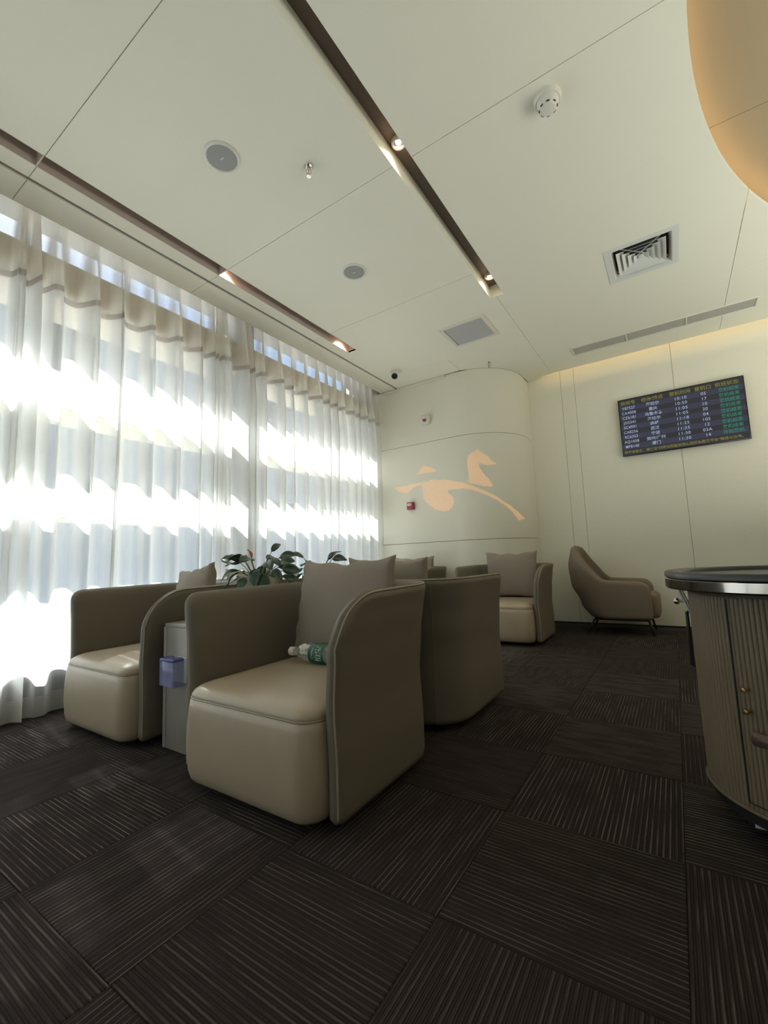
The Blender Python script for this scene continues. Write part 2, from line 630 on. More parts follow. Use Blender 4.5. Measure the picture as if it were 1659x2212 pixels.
# groove back, edge of the ceiling along the curtain pocket and along the back wall cove
link('groove', box_me(gx0-0.004, gx1+0.004, -4.2, P-0.02, H+0.012, H+0.018), M['groove'], ce)
link('pocket_lip', box_me(-3.186, -3.180, -4.2, P, H+0.001, 3.56), M['ceiling'], ce)
link('cove_lip', box_me(-1.26, 6.0, YE-0.012, YE-0.004, H+0.002, H+0.018), M['ceiling'], ce)
# raised ceiling of the cove with its light strip
link('raised_ceiling', box_me(-0.2, 6.0, -1.6, 3.02-G, H+0.150, H+0.165), M['tray'], ce)
link('raised_ceiling', box_me(-0.2, 6.0, 3.02+G, 5.6, H+0.150, H+0.165), M['tray'], ce)
link('cove_upstand', box_me(-0.22, -0.2, -1.6, 5.6, H+0.03, H+0.165), M['ceiling'], ce)
pts = [(CX-(CR+0.045)*cos(t), CY+(CR+0.045)*sin(t), H+0.045) for t in [radians(-40+110*k/50) for k in range(51)]]
link('cove_light_strip', tube_me(pts, 0.006, 6), M['led'], ce)
link('wall_light_strip', tube_me([(-1.25, YE-0.035, H+0.09), (5.9, YE-0.035, H+0.09)], 0.006, 6), M['led_wall'], ce)

# ------------------------------------------------------------------ walls
wb = struct('wall_back', box_me(-1.6, 6.1, D+0.015, D+0.12, 0, 3.56), M['void'])
xs = [-1.46, -1.026, -0.867, 0.162, 1.19, 2.22, 3.25, 4.28, 6.0]
for a, b in zip(xs[:-1], xs[1:]):
    link('wall_panel', box_me(a+0.0015, b-0.0015, D, D+0.015, 0.012, 3.44, 0.0015, 1, False), M['wall'], wb)
wr = struct('wall_right', box_me(6.0, 6.1, -4.3, 5.9, 0, 3.56), M['wall'])
wf = struct('wall_front', join_me([box_me(-3.5, 6.1, -4.3, -4.2, 0, 1.8), box_me(-3.5, 6.1, -4.3, -4.2, 3.12, 3.56), box_me(-3.9, 6.4, -7.6, -4.3, 3.30, 3.46)]), M['wall'])  # last box: added unseen canopy, keeps sky light off the chair fronts
w3 = bpy.data.objects.new('fill_window', None); COL.objects.link(w3); w3['kind'] = 'structure'  # added unseen window, put in to bring fill light to the ceiling
link('pane', box_me(-3.44, 6.0, -4.256, -4.25, 1.8, 3.12), M['glass'], w3)
for k in range(6):
    link('mullion', box_me(-3.44+1.85*k, -3.37+1.85*k, -4.30, -4.19, 1.8, 3.12, 0.003, 1), M['frame'], w3)
wl = struct('wall_left', join_me([box_me(-3.66, -3.44, -4.3, 5.1, -0.2, 0.20), box_me(-3.90, -3.44, -4.3, 7.0, 3.50, 3.66), box_me(-3.9, -3.3, P+0.02, 5.9, 0, 3.56)]), M['spandrel'])  # second box juts out as an added overhang shading the curtain header
wc = struct('wall_corner', join_me([box_me(-3.40, -2.12, P+0.03, D+0.1, 0, 3.44), box_me(-2.15, -1.50, P+0.66, D+0.1, 0, 3.44)]), M['void'])


def curve_poly(n=20):
    out = [(-3.36, P), (-2.12, P)] + [(-2.12+0.68*sin(k*pi/2/n), P+0.68-0.68*cos(k*pi/2/n)) for k in range(1, n+1)] + [(-1.44, D-0.002)]
    inn = [(-1.465, D-0.002)] + [(-2.12+0.655*sin(k*pi/2/n), P+0.68-0.655*cos(k*pi/2/n)) for k in range(n, 0, -1)] + [(-2.12, P+0.025), (-3.36, P+0.025)]
    return out+inn


for z0, z1 in ((0.012, 1.046), (1.051, 2.326), (2.331, 3.14)):
    me = prism_me(curve_poly(), z0, z1, 0.0, 'curved_panel')
    for p_ in me.polygons:
        p_.use_smooth = abs(p_.normal.z) < .5
    me.set_sharp_from_angle(angle=radians(30))
    link('curved_panel', me, M['pilaster'], wc)
struct('trim_1', box_me(-3.13, -2.215, P-0.022, P, 3.10, 3.139, 0.004, 1), M['trim'])
# added box out of view, a made-up base for the fill light
struct('fill_light_base', join_me([box_me(1.86, 3.94, -0.24, 4.84, 0.0, 0.93), box_me(1.82, 1.88, -0.28, 4.88, 0.0, 0.96), box_me(3.92, 3.98, -0.28, 4.88, 0.0, 0.96)]), M['wood'])
struct('baseboard_back', box_me(-1.40, 6.0, D-0.006, D, 0.0, 0.011), M['black'])


# perforated horse sign: small lit holes
def inside(x, y, poly):
    c = False
    n = len(poly)
    for i in range(n):
        x1, y1 = poly[i]; x2, y2 = poly[i-1]
        if (y1 > y) != (y2 > y) and x < (x2-x1)*(y-y1)/(y2-y1)+x1:
            c = not c
    return c


HORSE = [
 [(0.125,2.043),(0.171,2.092),(0.239,2.119),(0.267,2.14),(0.291,2.101),(0.379,2.034),(0.397,1.999),(0.472,1.949),(0.46,1.929),(0.34,1.934),(0.302,1.957),(0.269,1.955),(0.266,1.912),(0.416,1.687),(0.388,1.661),(0.272,1.688),(0.182,1.722),(0.105,1.74),(0.14,1.788),(0.137,1.856),(0.123,1.954)],
 [(-0.485,1.82),(-0.436,1.821),(-0.34,1.834),(-0.156,1.809),(-0.038,1.774),(0.102,1.729),(0.206,1.678),(0.32,1.621),(0.408,1.572),(0.486,1.521),(0.582,1.461),(0.687,1.389),(0.772,1.328),(0.847,1.284),(0.727,1.258),(0.695,1.292),(0.636,1.365),(0.551,1.432),(0.444,1.508),(0.342,1.565),(0.228,1.62),(0.098,1.665),(-0.015,1.678),(-0.134,1.676),(-0.15,1.658),(-0.079,1.587),(-0.065,1.523),(-0.087,1.471),(-0.149,1.422),(-0.24,1.421),(-0.316,1.447),(-0.406,1.513),(-0.466,1.576),(-0.493,1.665),(-0.491,1.771)],
 [(-0.929,1.808),(-0.856,1.799),(-0.718,1.807),(-0.6,1.821),(-0.469,1.821),(-0.471,1.782),(-0.536,1.788),(-0.636,1.764),(-0.715,1.707),(-0.825,1.726)],
 [(-0.597,1.934),(-0.525,1.972),(-0.456,2.039),(-0.378,2.001),(-0.286,1.951),(-0.269,1.924),(-0.367,1.924),(-0.462,1.93)]]


def on_wall(u, z, d):
    if u <= 0:
        return Vector((-2.12+u, P-d, z))
    a = min(u/0.68, pi/2)
    return Vector((-2.12+(0.68+d)*sin(a), P+0.68-(0.68+d)*cos(a), z))


def dots(rad, depth, n, polys):
    V, Fc = [], []
    pit = 0.0185
    row = 0
    z = 1.25
    while z < 2.16:
        u = -0.95+(pit/2 if row % 2 else 0)
        while u < 0.87:
            if any(inside(u, z, p) for p in polys):
                o = len(V)
                for k in range(n):
                    a = 2*pi*k/n
                    V.append(on_wall(u+rad*cos(a), z+rad*sin(a), depth))
                Fc.append(tuple(range(o, o+n)))
            u += pit
        z += pit*0.866
        row += 1
    return mesh('dots', V, Fc)


d1 = link('light_hole', dots(0.0042, 0.0016, 8, HORSE), M['dot'], wc); d1['kind'] = 'stuff'
d2 = link('light_hole_rim', dots(0.0068, 0.0008, 8, HORSE), M['dot_ring'], wc); d2['kind'] = 'stuff'

# ------------------------------------------------------------------ windows
TR = [(0.20, 0.290, 'frame'), (1.225, 1.262, 'transom'), (1.955, 1.992, 'transom'), (2.745, 3.025, 'beam')]
XI, XO = -3.372, -3.765


def window(name, y0, y1, mull0, mull1):
    wn = bpy.data.objects.new(name, None); COL.objects.link(wn); wn['kind'] = 'structure'
    for z0, z1, mm in TR:
        link('transom' if z0 > .3 else 'sill', box_me(XO, XI if z0 > .3 else -3.352, y0, y1, z0, z1, 0.003, 1), M[mm], wn)
    zz = [0.290, 1.225, 1.262, 1.955, 1.992, 2.745, 3.025, 3.50]
    for k in range(4):
        link('pane', box_me(-3.56, -3.554, y0, y1, zz[2*k]-0.004, zz[2*k+1]+0.004), M['glass'], wn)
    for (a, b) in mull1:
        link('mullion', box_me(XO, -3.345, a, b, 0.0, 3.52, 0.004, 1), M['frame'], wn)
    return wn


window('window_1', -4.2, 2.705, None, [(-3.75, -3.67), (-1.60, -1.52), (0.52, 0.60)])
window('window_2', 2.705, P+0.02, None, [(2.705, 2.815), (4.84, 4.90)])

# ------------------------------------------------------------------ outside
struct('ground_outside', box_me(-80, -3.67, -60, 90, -0.6, -0.35), M['pavement'])
bd = thing('terminal_building', 'pale terminal building with dark windows seen dimly through the sheer curtains', 'building', (-20, 10, -0.35))


def bpart(name, me, m, par):
    return link(name, xform(me, Matrix.Translation((20, -10, 0.35))), m, par)


bpart('facade_wall', box_me(-21, -20, -30, 60, -0.35, 11.6), M['facade'], bd)
bpart('parapet', box_me(-21, -19.8, -30, 60, 11.6, 12.1), M['facade'], bd)
for k in range(5):
    y0 = 6.0+10.1*(k-1)
    f_ = bpart('window_frame', box_me(-20.02, -19.95, y0-.1, y0+2.3, 8.0, 12.0), M['facade_frame'], bd)
    link('window_pane', xform(box_me(-19.97, -19.93, y0, y0+2.2, 8.15, 11.9), Matrix.Translation((20, -10, 0.35))), M['facade_glass'], f_)
for k in range(20):
    y0 = 2.0+1.75*k
    bpart('low_window', box_me(-20.02, -19.93, y0, y0+1.05, 3.25, 4.6), M['facade_glass'], bd)

# ------------------------------------------------------------------ sheer curtains
CREST = [0.73, 0.918, 1.109, 1.323, 1.513, 1.741, 1.948, 2.158, 2.290, 2.410, 2.619, 2.70, 2.828, 3.043, 3.228, 3.440, 3.630, 3.800, 3.95, 4.10, 4.27, 4.42, 4.56, 4.70, 4.83]


def crests(a, b):
    c = [y for y in CREST if a < y < b]
    y = 0.53
    pre = []
    while y > a:
        pre.append(y); y -= 0.2
    return [y for y in pre[::-1] if y < b]+c


SAG = [(0.0, 0.34), (0.85, 0.50), (1.5, 0.74), (2.4, 1.02), (2.75, 0.85), (3.15, 0.42)]


def curve(z):
    for (z0, a0), (z1, a1) in zip(SAG[:-1], SAG[1:]):
        if z <= z1:
            return a0+(a1-a0)*max(0.0, (z-z0)/(z1-z0))
    return SAG[-1][1]


def curtain(label, a, b, xoff, seed):
    rnd = random.Random(seed)
    cr = [a]+crests(a+0.04, b-0.04)+[b]
    n = len(cr)
    amp = [0.082*rnd.uniform(0.75, 1.25) for _ in cr]
    shr = [rnd.uniform(0.75, 1.25) for _ in cr]
    drift = [rnd.uniform(-0.03, 0.03) for _ in cr]
    NS = 18

    def col_pts(z):
        g = max(0.0, min(1.0, (3.2-z)/0.5))
        sag = curve(z)
        low = (3.2-z)/3.2
        out = []
        for i in range(n-1):
            y0 = cr[i]+drift[i]*low; y1 = cr[i+1]+drift[i+1]*low
            for k in range(NS if i < n-2 else NS+1):
                t = k/NS
                A = (amp[i]*(1-t)+amp[i+1]*t)*sag
                e = min(t, 1-t)*2
                # narrow crest towards the room, wide sag towards the glass
                c = (0.5+0.5*cos(2*pi*t))**(3.0*(shr[i]*(1-t)+shr[i+1]*t))
                x = XC+xoff+A*(1.55*c-0.45-0.40*sin(pi*t))
                x += 0.005*sin(3*pi*t+i)*sin(z*1.3+i*2.1)*(1-c)*g
                y = y0+(y1-y0)*t
                # crest leans over its neighbour like a pressed pleat
                y += 0.022*g*c*sin(i*1.9+seed)
                out.append((x, y))
        return out
    th = thing('sheer_curtain', label, 'curtain', (XC, (a+b)/2, 0), 0, 'sheer curtains on the window wall')
    org = Vector((XC, (a+b)/2, 0))

    def sheet(z0, z1, rows):
        V, Fc = [], []
        m_ = 0
        for r in range(rows+1):
            z = z0+(z1-z0)*r/rows
            c = col_pts(z)
            m_ = len(c)
            V += [Vector((x, y, z))-org for x, y in c]
        for r in range(rows):
            for k in range(m_-1):
                Fc.append((r*m_+k, r*m_+k+1, (r+1)*m_+k+1, (r+1)*m_+k))
        return mesh('sheet', V, Fc, True)
    link('fabric', sheet(0.125, 2.700, 26), M['sheer'], th)
    link('header', sheet(2.742, 3.46, 9), M['sheer_head'], th)
    link('seam_band', sheet(2.700, 2.742, 2), M['sheer_seam'], th)
    link('hem', sheet(0.006, 0.125, 2), M['sheer_hem'], th)
    return th


curtain('sheer white curtain at the left edge of the photo, nearest the camera', -4.1, 0.985, 0.02, 3)
curtain('sheer white curtain behind the armchair by the window, middle of three', 0.90, 2.385, 0.0, 11)
curtain('sheer white curtain running to the curved horse wall, farthest of three', 2.32, 4.868, 0.005, 5)


# ------------------------------------------------------------------ tub chairs
def interp(tab, z):
    if z <= tab[0][0]:
        return tab[0][1]
    for (a, va), (b, vb) in zip(tab[:-1], tab[1:]):
        if z <= b:
            t = (z-a)/(b-a)
            t = t*t*(3-2*t)
            return va+(vb-va)*t
    return tab[-1][1]


def u_shell(W, yf, yb, Rc, zb, ztop, th, side, back, RL, RR, rb=0.03, nz=22):
    """U-shaped upholstered shell: local front is -Y. Returns mesh and the outer rim line."""
    Ls = (yb-Rc)-yf
    La = pi/2*Rc
    Lb = 2*(W-Rc)
    Lt = 2*Ls+2*La+Lb

    def at(s):
        if s < Ls:
            return Vector((-W, yf+s, 0)), Vector((-1, 0, 0))
        s -= Ls
        if s < La:
            a = s/Rc
            return Vector((-W+Rc-Rc*cos(a), yb-Rc+Rc*sin(a), 0)), Vector((-cos(a), sin(a), 0))
        s -= La
        if s < Lb:
            return Vector((-W+Rc+s, yb, 0)), Vector((0, 1, 0))
        s -= Lb
        if s < La:
            a = s/Rc
            return Vector((W-Rc+Rc*sin(a), yb-Rc+Rc*cos(a), 0)), Vector((sin(a), cos(a), 0))
        s -= La
        return Vector((W, yb-Rc-s, 0)), Vector((1, 0, 0))
    e = [0.0, 0.002, 0.006, 0.010, 0.015, 0.021, 0.03, 0.045, 0.065, 0.09, 0.12, 0.155, 0.2]
    mid = []
    k = int((Lt-0.4)/0.028)
    mid = [0.2+(Lt-0.4)*i/k for i in range(1, k)]
    ss = e+mid+[Lt-x for x in e[::-1]]
    V, Fc = [], []
    rim = []
    front_l, front_r = [], []
    npt = 2*nz+2
    for s in ss:
        p, nrm = at(s)
        lft = s < Lt/2
        d = s if lft else Lt-s
        R = RL if lft else RR
        Hh = ztop(s/Lt)
        zt = Hh if d >= R else Hh-R+sqrt(max(0, R*R-(R-d)**2))
        zbt = zb if d >= rb else zb+rb-sqrt(max(0, rb*rb-(rb-d)**2))
        wy = nrm.y*nrm.y
        hm = th/2

        def off(z):
            return interp(side, z)*(1-wy)+interp(back, z)*wy

        def half(z):
            e_ = min(d, zt-z, z-zbt)
            if d < R and z > Hh-R:
                e_ = min(e_, R-sqrt((R-d)**2+(z-Hh+R)**2))
            e_ = max(0.0, min(hm, e_))
            return max(0.0005, hm*sqrt(max(0, 1-(1-e_/hm)**2)))
        zs = []
        for i in range(nz+1):
            u = i/nz
            f_ = 0.35*u+0.65*(0.5-0.5*cos(pi*u))
            zs.append(zbt+(zt-zbt)*f_)
        for z in zs:
            V.append(p+nrm*(off(z)+half(z))+Vector((0, 0, z)))
        for z in zs[::-1]:
            V.append(p+nrm*(off(z)-half(z))+Vector((0, 0, z)))
        zr = zt-0.006
        if 0.0061 < d < R:
            zr = Hh-R+sqrt(max(0, (R-0.006)**2-(R-d)**2))
        rim.append(p+nrm*(off(zr)+half(zr))+Vector((0, 0, zr)))
        if abs(d-0.006) < 1e-9:
            line = [p+nrm*(off(z)+half(z))+Vector((0, 0, z)) for z in zs[1:-1]]
            if lft:
                front_l = line
            else:
                front_r = line[::-1]
    rim = [r for r, s in zip(rim, ss) if min(s, Lt-s) > 0.007]
    front_l = [q for q in front_l if q.z < rim[0].z-0.012]
    front_r = [q for q in front_r if q.z < rim[-1].z-0.012]
    m_ = len(ss)
    for a in range(m_-1):
        for b in range(npt):
            b2 = (b+1) % npt
            Fc.append((a*npt+b, a*npt+b2, (a+1)*npt+b2, (a+1)*npt+b))
    Fc.append(tuple(range(npt)))
    Fc.append(tuple((m_-1)*npt+b for b in range(npt))[::-1])
    me = fix(mesh('shell', V, Fc, True))
    me.set_sharp_from_angle(angle=radians(60))
    return me, front_l+rim+front_r


def rr_loop(x0, x1, y0, y1, rf, rbk, n=8):
    """rounded rectangle footprint, front (y0) corners radius rf, rear radius rbk"""
    P_ = []
    for cx, cy, r, a0 in ((x1-rf, y0+rf, rf, -pi/2), (x1-rbk, y1-rbk, rbk, 0), (x0+rbk, y1-rbk, rbk, pi/2), (x0+rf, y0+rf, rf, pi)):
        for k in range(n+1):
            a = a0+pi/2*k/n
            P_.append((cx+r*cos(a), cy+r*sin(a)))
    return P_


def stacked(levels, bx, rf, rbk, name='block', dome=None):
    """levels: (z, inset); footprint box bx"""
    V, Fc = [], []
    n = 0
    for z, ins in levels:
        lp = rr_loop(bx[0]+ins, bx[1]-ins, bx[2]+ins, bx[3]-ins, max(0.012, rf-ins*0.6), max(0.008, rbk-ins*0.6))
        n = len(lp)
        V += [(x, y, z) for x, y in lp]
    for k in range(len(levels)-1):
        for i in range(n):
            j = (i+1) % n
            Fc.append((k*n+i, k*n+j, (k+1)*n+j, (k+1)*n+i))
    Fc.append(tuple(range(n))[::-1])
    Fc.append(tuple((len(levels)-1)*n+i for i in range(n)))
    return mesh(name, V, Fc, True)


SIDE = [(0.03, 0.0), (0.20, 0.001), (0.38, -0.006), (0.55, 0.004), (0.66, 0.018), (0.76, 0.034)]
BACK = [(0.03, 0.0), (0.38, -0.004), (0.55, 0.018), (0.76, 0.062)]
SEATB = (-0.352, 0.352, -0.375, 0.33)


def make_chair(label):
    t = thing('tub_chair', label, 'chair', (0, 0, 0), 0, 'beige tub chairs')
    sh, rim = u_shell(0.385, -0.315, 0.372, 0.19, 0.03, lambda u: 0.748+0.006*sin(pi*u), 0.055, SIDE, BACK, 0.065, 0.20)
    link('shell', sh, M['leather'], t)
    seat = stacked([(0.028, 0.035), (0.032, 0.020), (0.045, 0.008), (0.075, 0.0), (0.15, -0.006), (0.24, -0.004), (0.31, 0.002), (0.334, 0.006), (0.341, 0.012),
                    (0.346, 0.012), (0.354, 0.010), (0.368, 0.018), (0.381, 0.036), (0.391, 0.065), (0.398, 0.11), (0.403, 0.17), (0.406, 0.25)], SEATB, 0.085, 0.06)
    link('seat', seat, M['seat'], t)
    lp = rr_loop(SEATB[0]+0.0105, SEATB[1]-0.0105, SEATB[2]+0.0105, SEATB[3]-0.0105, 0.078, 0.05)
    link('seat_piping', tube_me([(x, y, 0.3435) for x, y in lp], 0.0032, 6, True), M['piping'], t)
    link('rim_piping', tube_me(rim, 0.0036, 6), M['piping'], t)
    # vertical seams on the rear corners
    for sx in (-1, 1):
        pts = []
        a = radians(62)
        for k in range(15):
            z = 0.04+0.66*k/14
            wy = sin(a)**2
            o_ = interp(SIDE, z)*(1-wy)+interp(BACK, z)*wy+0.0275
            pts.append((sx*(0.385-0.19+(0.19+o_)*cos(a)), 0.372-0.19+(0.19+o_)*sin(a), z))
        link('back_seam', tube_me(pts, 0.0018, 5), M['armchair'], t)
    ft = lathe_me([(0.022, 0.0), (0.026, 0.004), (0.030, 0.034)], 14)
    for x, y in ((-0.27, -0.26), (0.27, -0.26), (-0.29, 0.22), (0.29, 0.22)):
        link('foot', ft, M['black'], t, (x, y, 0))
    return t


def pillow_me(wd, ht, tk, seed):
    rnd = random.Random(seed)
    n = 26
    V, Fc = [], []
    ph = [rnd.uniform(0, 6) for _ in range(6)]
    for side in (1, -1):
        for j in range(n+1):
            for i in range(n+1):
                u, v = 2*i/n-1, 2*j/n-1
                u = sin(u*pi/2)*0.55+u*0.45; v = sin(v*pi/2)*0.55+v*0.45
                x = wd/2*u*(1-0.055*(1-v*v)*abs(u)**3)
                z = ht/2*v*(1-0.075*(1-u*u)*abs(v)**3)
                k = max(0, (1-abs(u)**2.6))*max(0, (1-abs(v)**2.6))
                y = side*tk/2*(k**0.48)
                # gathers near the seams
                edge = (1-k)**2*(1 if k > 0.001 else 0)
                y += 0.008*edge*sin(u*17+ph[0])*abs(v)**2+0.006*edge*sin(v*15+ph[1])*abs(u)**2
                y += 0.008*k*sin(u*3+v*2+ph[2])
                z += -0.012*(1-u*u)*abs(v)*(1 if v > 0 else 0)*(1+0.6*sin(u*9+ph[3]))
                V.append((x, y, z+ht/2))
    o = (n+1)*(n+1)
    for j in range(n):
        for i in range(n):
            a = j*(n+1)+i
            Fc.append((a, a+1, a+n+2, a+n+1))
            Fc.append((o+a, o+a+n+1, o+a+n+2, o+a+1))
    me = mesh('pillow', V, Fc, True)
    bm = bmesh.new(); bm.from_mesh(me)
    bmesh.ops.remove_doubles(bm, verts=bm.verts, dist=0.0006)
    bmesh.ops.recalc_face_normals(bm, faces=bm.faces)
    bm.to_mesh(me); bm.free()
    return me


def pillow(label, chair_loc, rz, dx, dy, z, tilt, wd, ht, seed, yawp=0.0, rollp=0.0):
    cx, cy = chair_loc
    p_ = Matrix.Rotation(rz, 4, 'Z') @ Vector((dx, dy, 0))
    o = link('throw_pillow', pillow_me(wd, ht, 0.155, seed), M['pillow'], None, (cx+p_.x, cy+p_.y, z))
    o.rotation_euler = Euler((tilt, rollp, rz+yawp), 'XYZ')
    e = 2*(wd+ht)
    return tag(o, label, 'pillow', 'throw pillows on the tub chairs')


CH = [
    ('beige tub chair in front, seat toward the camera, holding a water bottle', (-1.35, 1.42), 0),
    ('beige tub chair seen from behind, standing back to back with the bottle chair', (-1.345, 2.36), pi),
    ('beige tub chair beside the window, left of the grey table', (-2.60, 1.47), 0),
    ('beige tub chair turned away behind the window-side chair, hidden by the plants', (-2.62, 2.42), pi),
    ('far beige tub chair facing the camera, standing before the curved wall corner', (-1.505, 4.535), 0),
    ('far beige tub chair near the curtain end, mostly hidden behind pillows', (-2.66, 4.38), 0),
]
proto = None
for lab, (x, y), rz in CH:
    if proto is None:
        proto = make_chair(lab)
        o = proto
    else:
        o = copy_tree(proto)
        o['label'] = lab
    o.location = (x, y, 0)
    o.rotation_euler = (0, 0, rz)
pillow('beige pillow in the front tub chair, behind the water bottle', CH[0][1], 0, 0.01, 0.17, 0.398, -0.20, 0.60, 0.485, 1, -0.08, -0.012)
pillow('beige pillow peeking over the backward-facing tub chair, right of the front pillow', CH[1][1], pi, 0.05, 0.20, 0.395, -0.14, 0.54, 0.48, 2, 0.0, -0.03)
pillow('beige pillow in the window-side tub chair', CH[2][1], 0, 0.02, 0.17, 0.40, -0.16, 0.50, 0.47, 3, -0.18, -0.10)
pillow('beige pillow half hidden behind the leaves of the larger plant', CH[3][1], pi, 0.0, 0.20, 0.395, -0.20, 0.52, 0.45, 4)
pillow('beige pillow standing upright in the far tub chair before the curved wall', CH[4][1], 0, 0.0, 0.20, 0.395, -0.10, 0.56, 0.50, 5, 0.03, 0.0)
pillow('beige pillow by the curtain end, only its top showing', CH[5][1], 0, 0.0, 0.20, 0.395, -0.14, 0.56, 0.49, 6)

# ------------------------------------------------------------------ side table between the chairs
tb = thing('side_table', 'tall grey side table between the front tub chairs', 'table', (-1.975, 1.90, 0))
y0, y1, zt = 1.235-1.90, 2.60-1.90, 0.585
link('carcass', box_me(-0.172, 0.172, y0+0.016, y1, 0.012, zt-0.018, 0.002, 1), M['table'], tb)
link('top', box_me(-0.176, 0.176, y0+0.004, y1+0.004, zt-0.018, zt, 0.003, 2), M['table_edge'], tb)
link('front_panel', box_me(-0.150, 0.172, y0, y0+0.016, 0.0, zt-0.018, 0.002, 1), M['table'], tb)
link('corner_strip', box_me(-0.176, -0.152, y0-0.003, y0+0.02, 0.0, zt-0.016, 0.004, 2), M['table_edge'], tb)
link('plinth', box_me(-0.165, 0.165, y0+0.03, y1-0.03, 0.0, 0.012), M['black'], tb)

sk = thing('socket_cover', 'clear blue splash cover over a socket on the grey table', 'socket', (-2.010, 1.235, 0.375))
link('back_plate', box_me(-0.035, 0.065, -0.010, 0, -0.055, 0.062, 0.004, 2), M['socket'], sk)
link('switch', box_me(-0.018, 0.010, -0.014, -0.010, 0.0, 0.030, 0.002, 1), M['plastic_white'], sk)
cv = []
for bx in ((-0.066, -0.062, -0.060, -0.010, -0.062, 0.05), (0.045, 0.049, -0.060, -0.010, -0.062, 0.05), (-0.066, 0.049, -0.064, -0.060, -0.062, 0.05), (-0.066, 0.049, -0.060, -0.010, -0.066, -0.062)):
    cv.append(box_me(*bx, 0.001, 1))
link('cover', join_me(cv), M['blue_plastic'], sk)
link('lid', box_me(-0.068, 0.051, -0.066, -0.008, 0.046, 0.064, 0.010, 3), M['blue_dark'], sk)


# ------------------------------------------------------------------ potted plants
def leaf_me(L, W, seed, fold=0.25, droop=0.5):
    rnd = random.Random(seed)
    V, Fc = [], []
    n, k = 9, 3
    ph = rnd.uniform(0, 6)
    for i in range(n+1):
        t = i/n
        hw = W/2*(max(0.0, sin(pi*min(1, t**0.85)))**0.62)
        x = L*t
        zc = -droop*L*t*t+0.18*L*sin(pi*t)*0.5
        for j in range(-k, k+1):
            f_ = j/k
            V.append((x, hw*f_, zc+fold*abs(hw*f_)+0.003*sin(6*t+4*f_+ph)))
    m_ = 2*k+1
    for i in range(n):
        for j in range(m_-1):
            a = i*m_+j
            Fc.append((a, a+1, a+m_+1, a+m_))
    me = mesh('leaf', V, Fc, True)
    bm = bmesh.new(); bm.from_mesh(me)
    bmesh.ops.remove_doubles(bm, verts=bm.verts, dist=1e-5)
    r_ = bmesh.ops.solidify(bm, geom=bm.faces[:], thickness=0.0012)
    bm.to_mesh(me); bm.free()
    for p_ in me.polygons:
        p_.use_smooth = True
    me.materials.append(M['leaf'])
    return me


LEAVES = [leaf_me(0.095, 0.054, 1, .12, .10), leaf_me(0.085, 0.052, 2, .10, .35), leaf_me(0.080, 0.056, 3, .15, .02), leaf_me(0.100, 0.040, 4, .25, .45)]


def plant(label, loc, leaves, pw, ph_, flower=None):
    t = thing('potted_plant', label, 'plant', loc, radians(12))
    # tapered square pot with rim and hollow
    def sq(h, z):
        return [(-h, -h, z), (h, -h, z), (h, h, z), (-h, h, z)]
    V = sq(pw*0.40, 0)+sq(pw*0.5, ph_)+sq(pw*0.5-0.008, ph_)+sq(pw*0.48-0.008, ph_-0.03)
    Fc = [(3, 2, 1, 0)]
    for a in range(3):
        for i in range(4):
            j = (i+1) % 4
            Fc.append((a*4+i, a*4+j, a*4+4+j, a*4+4+i))
    pot = mesh('pot', V, Fc)
    bm = bmesh.new(); bm.from_mesh(pot)
    bmesh.ops.bevel(bm, geom=bm.edges[:], offset=0.003, segments=2, affect='EDGES')
    bm.to_mesh(pot); bm.free()
    link('pot', pot, M['pot'], t)
    h = pw*0.47
    link('soil', box_me(-h+.008, h-.008, -h+.008, h-.008, ph_-0.035, ph_-0.018, 0.004, 1), M['soil'], t)
    for q, (az, el, ln, kind, tilt, rl, sc) in enumerate(leaves):
        ln *= 1.15
        az = radians(az); el = radians(el)
        base = Vector((0.018*cos(az), 0.018*sin(az), ph_-0.02))
        d = Vector((cos(az)*cos(el), sin(az)*cos(el), sin(el)))
        tip = base+d*ln
        midp = base+d*ln*0.5+Vector((0, 0, 0.012))
        pts = []
        for k in range(7):
            s = k/6
            pts.append(base*(1-s)**2+midp*2*s*(1-s)+tip*s*s)
        link('stem', tube_me(pts, 0.0022, 5), M['stem'], t)
        o = link('leaf', LEAVES[kind], None, t, tip)
        o.rotation_euler = Euler((rl, tilt, az), 'XYZ')
        o.scale = (sc*1.12, sc*1.12, sc*1.12)
    if flower:
        for f_ in flower:
            fm = leaf_me(0.05, 0.045, 9, .5, -.2)
            fm.materials.clear(); fm.materials.append(M['flower'])
            o = link('flower', fm, None, t, f_)
            o.rotation_euler = (0.3, -0.9, radians(200))
            link('flower_stem', tube_me([(0, 0, ph_-0.02), Vector(f_)*0.6+Vector((0, 0, ph_*.3)), f_], 0.002, 5), M['stem'], t)
    return t


rp = random.Random(21)
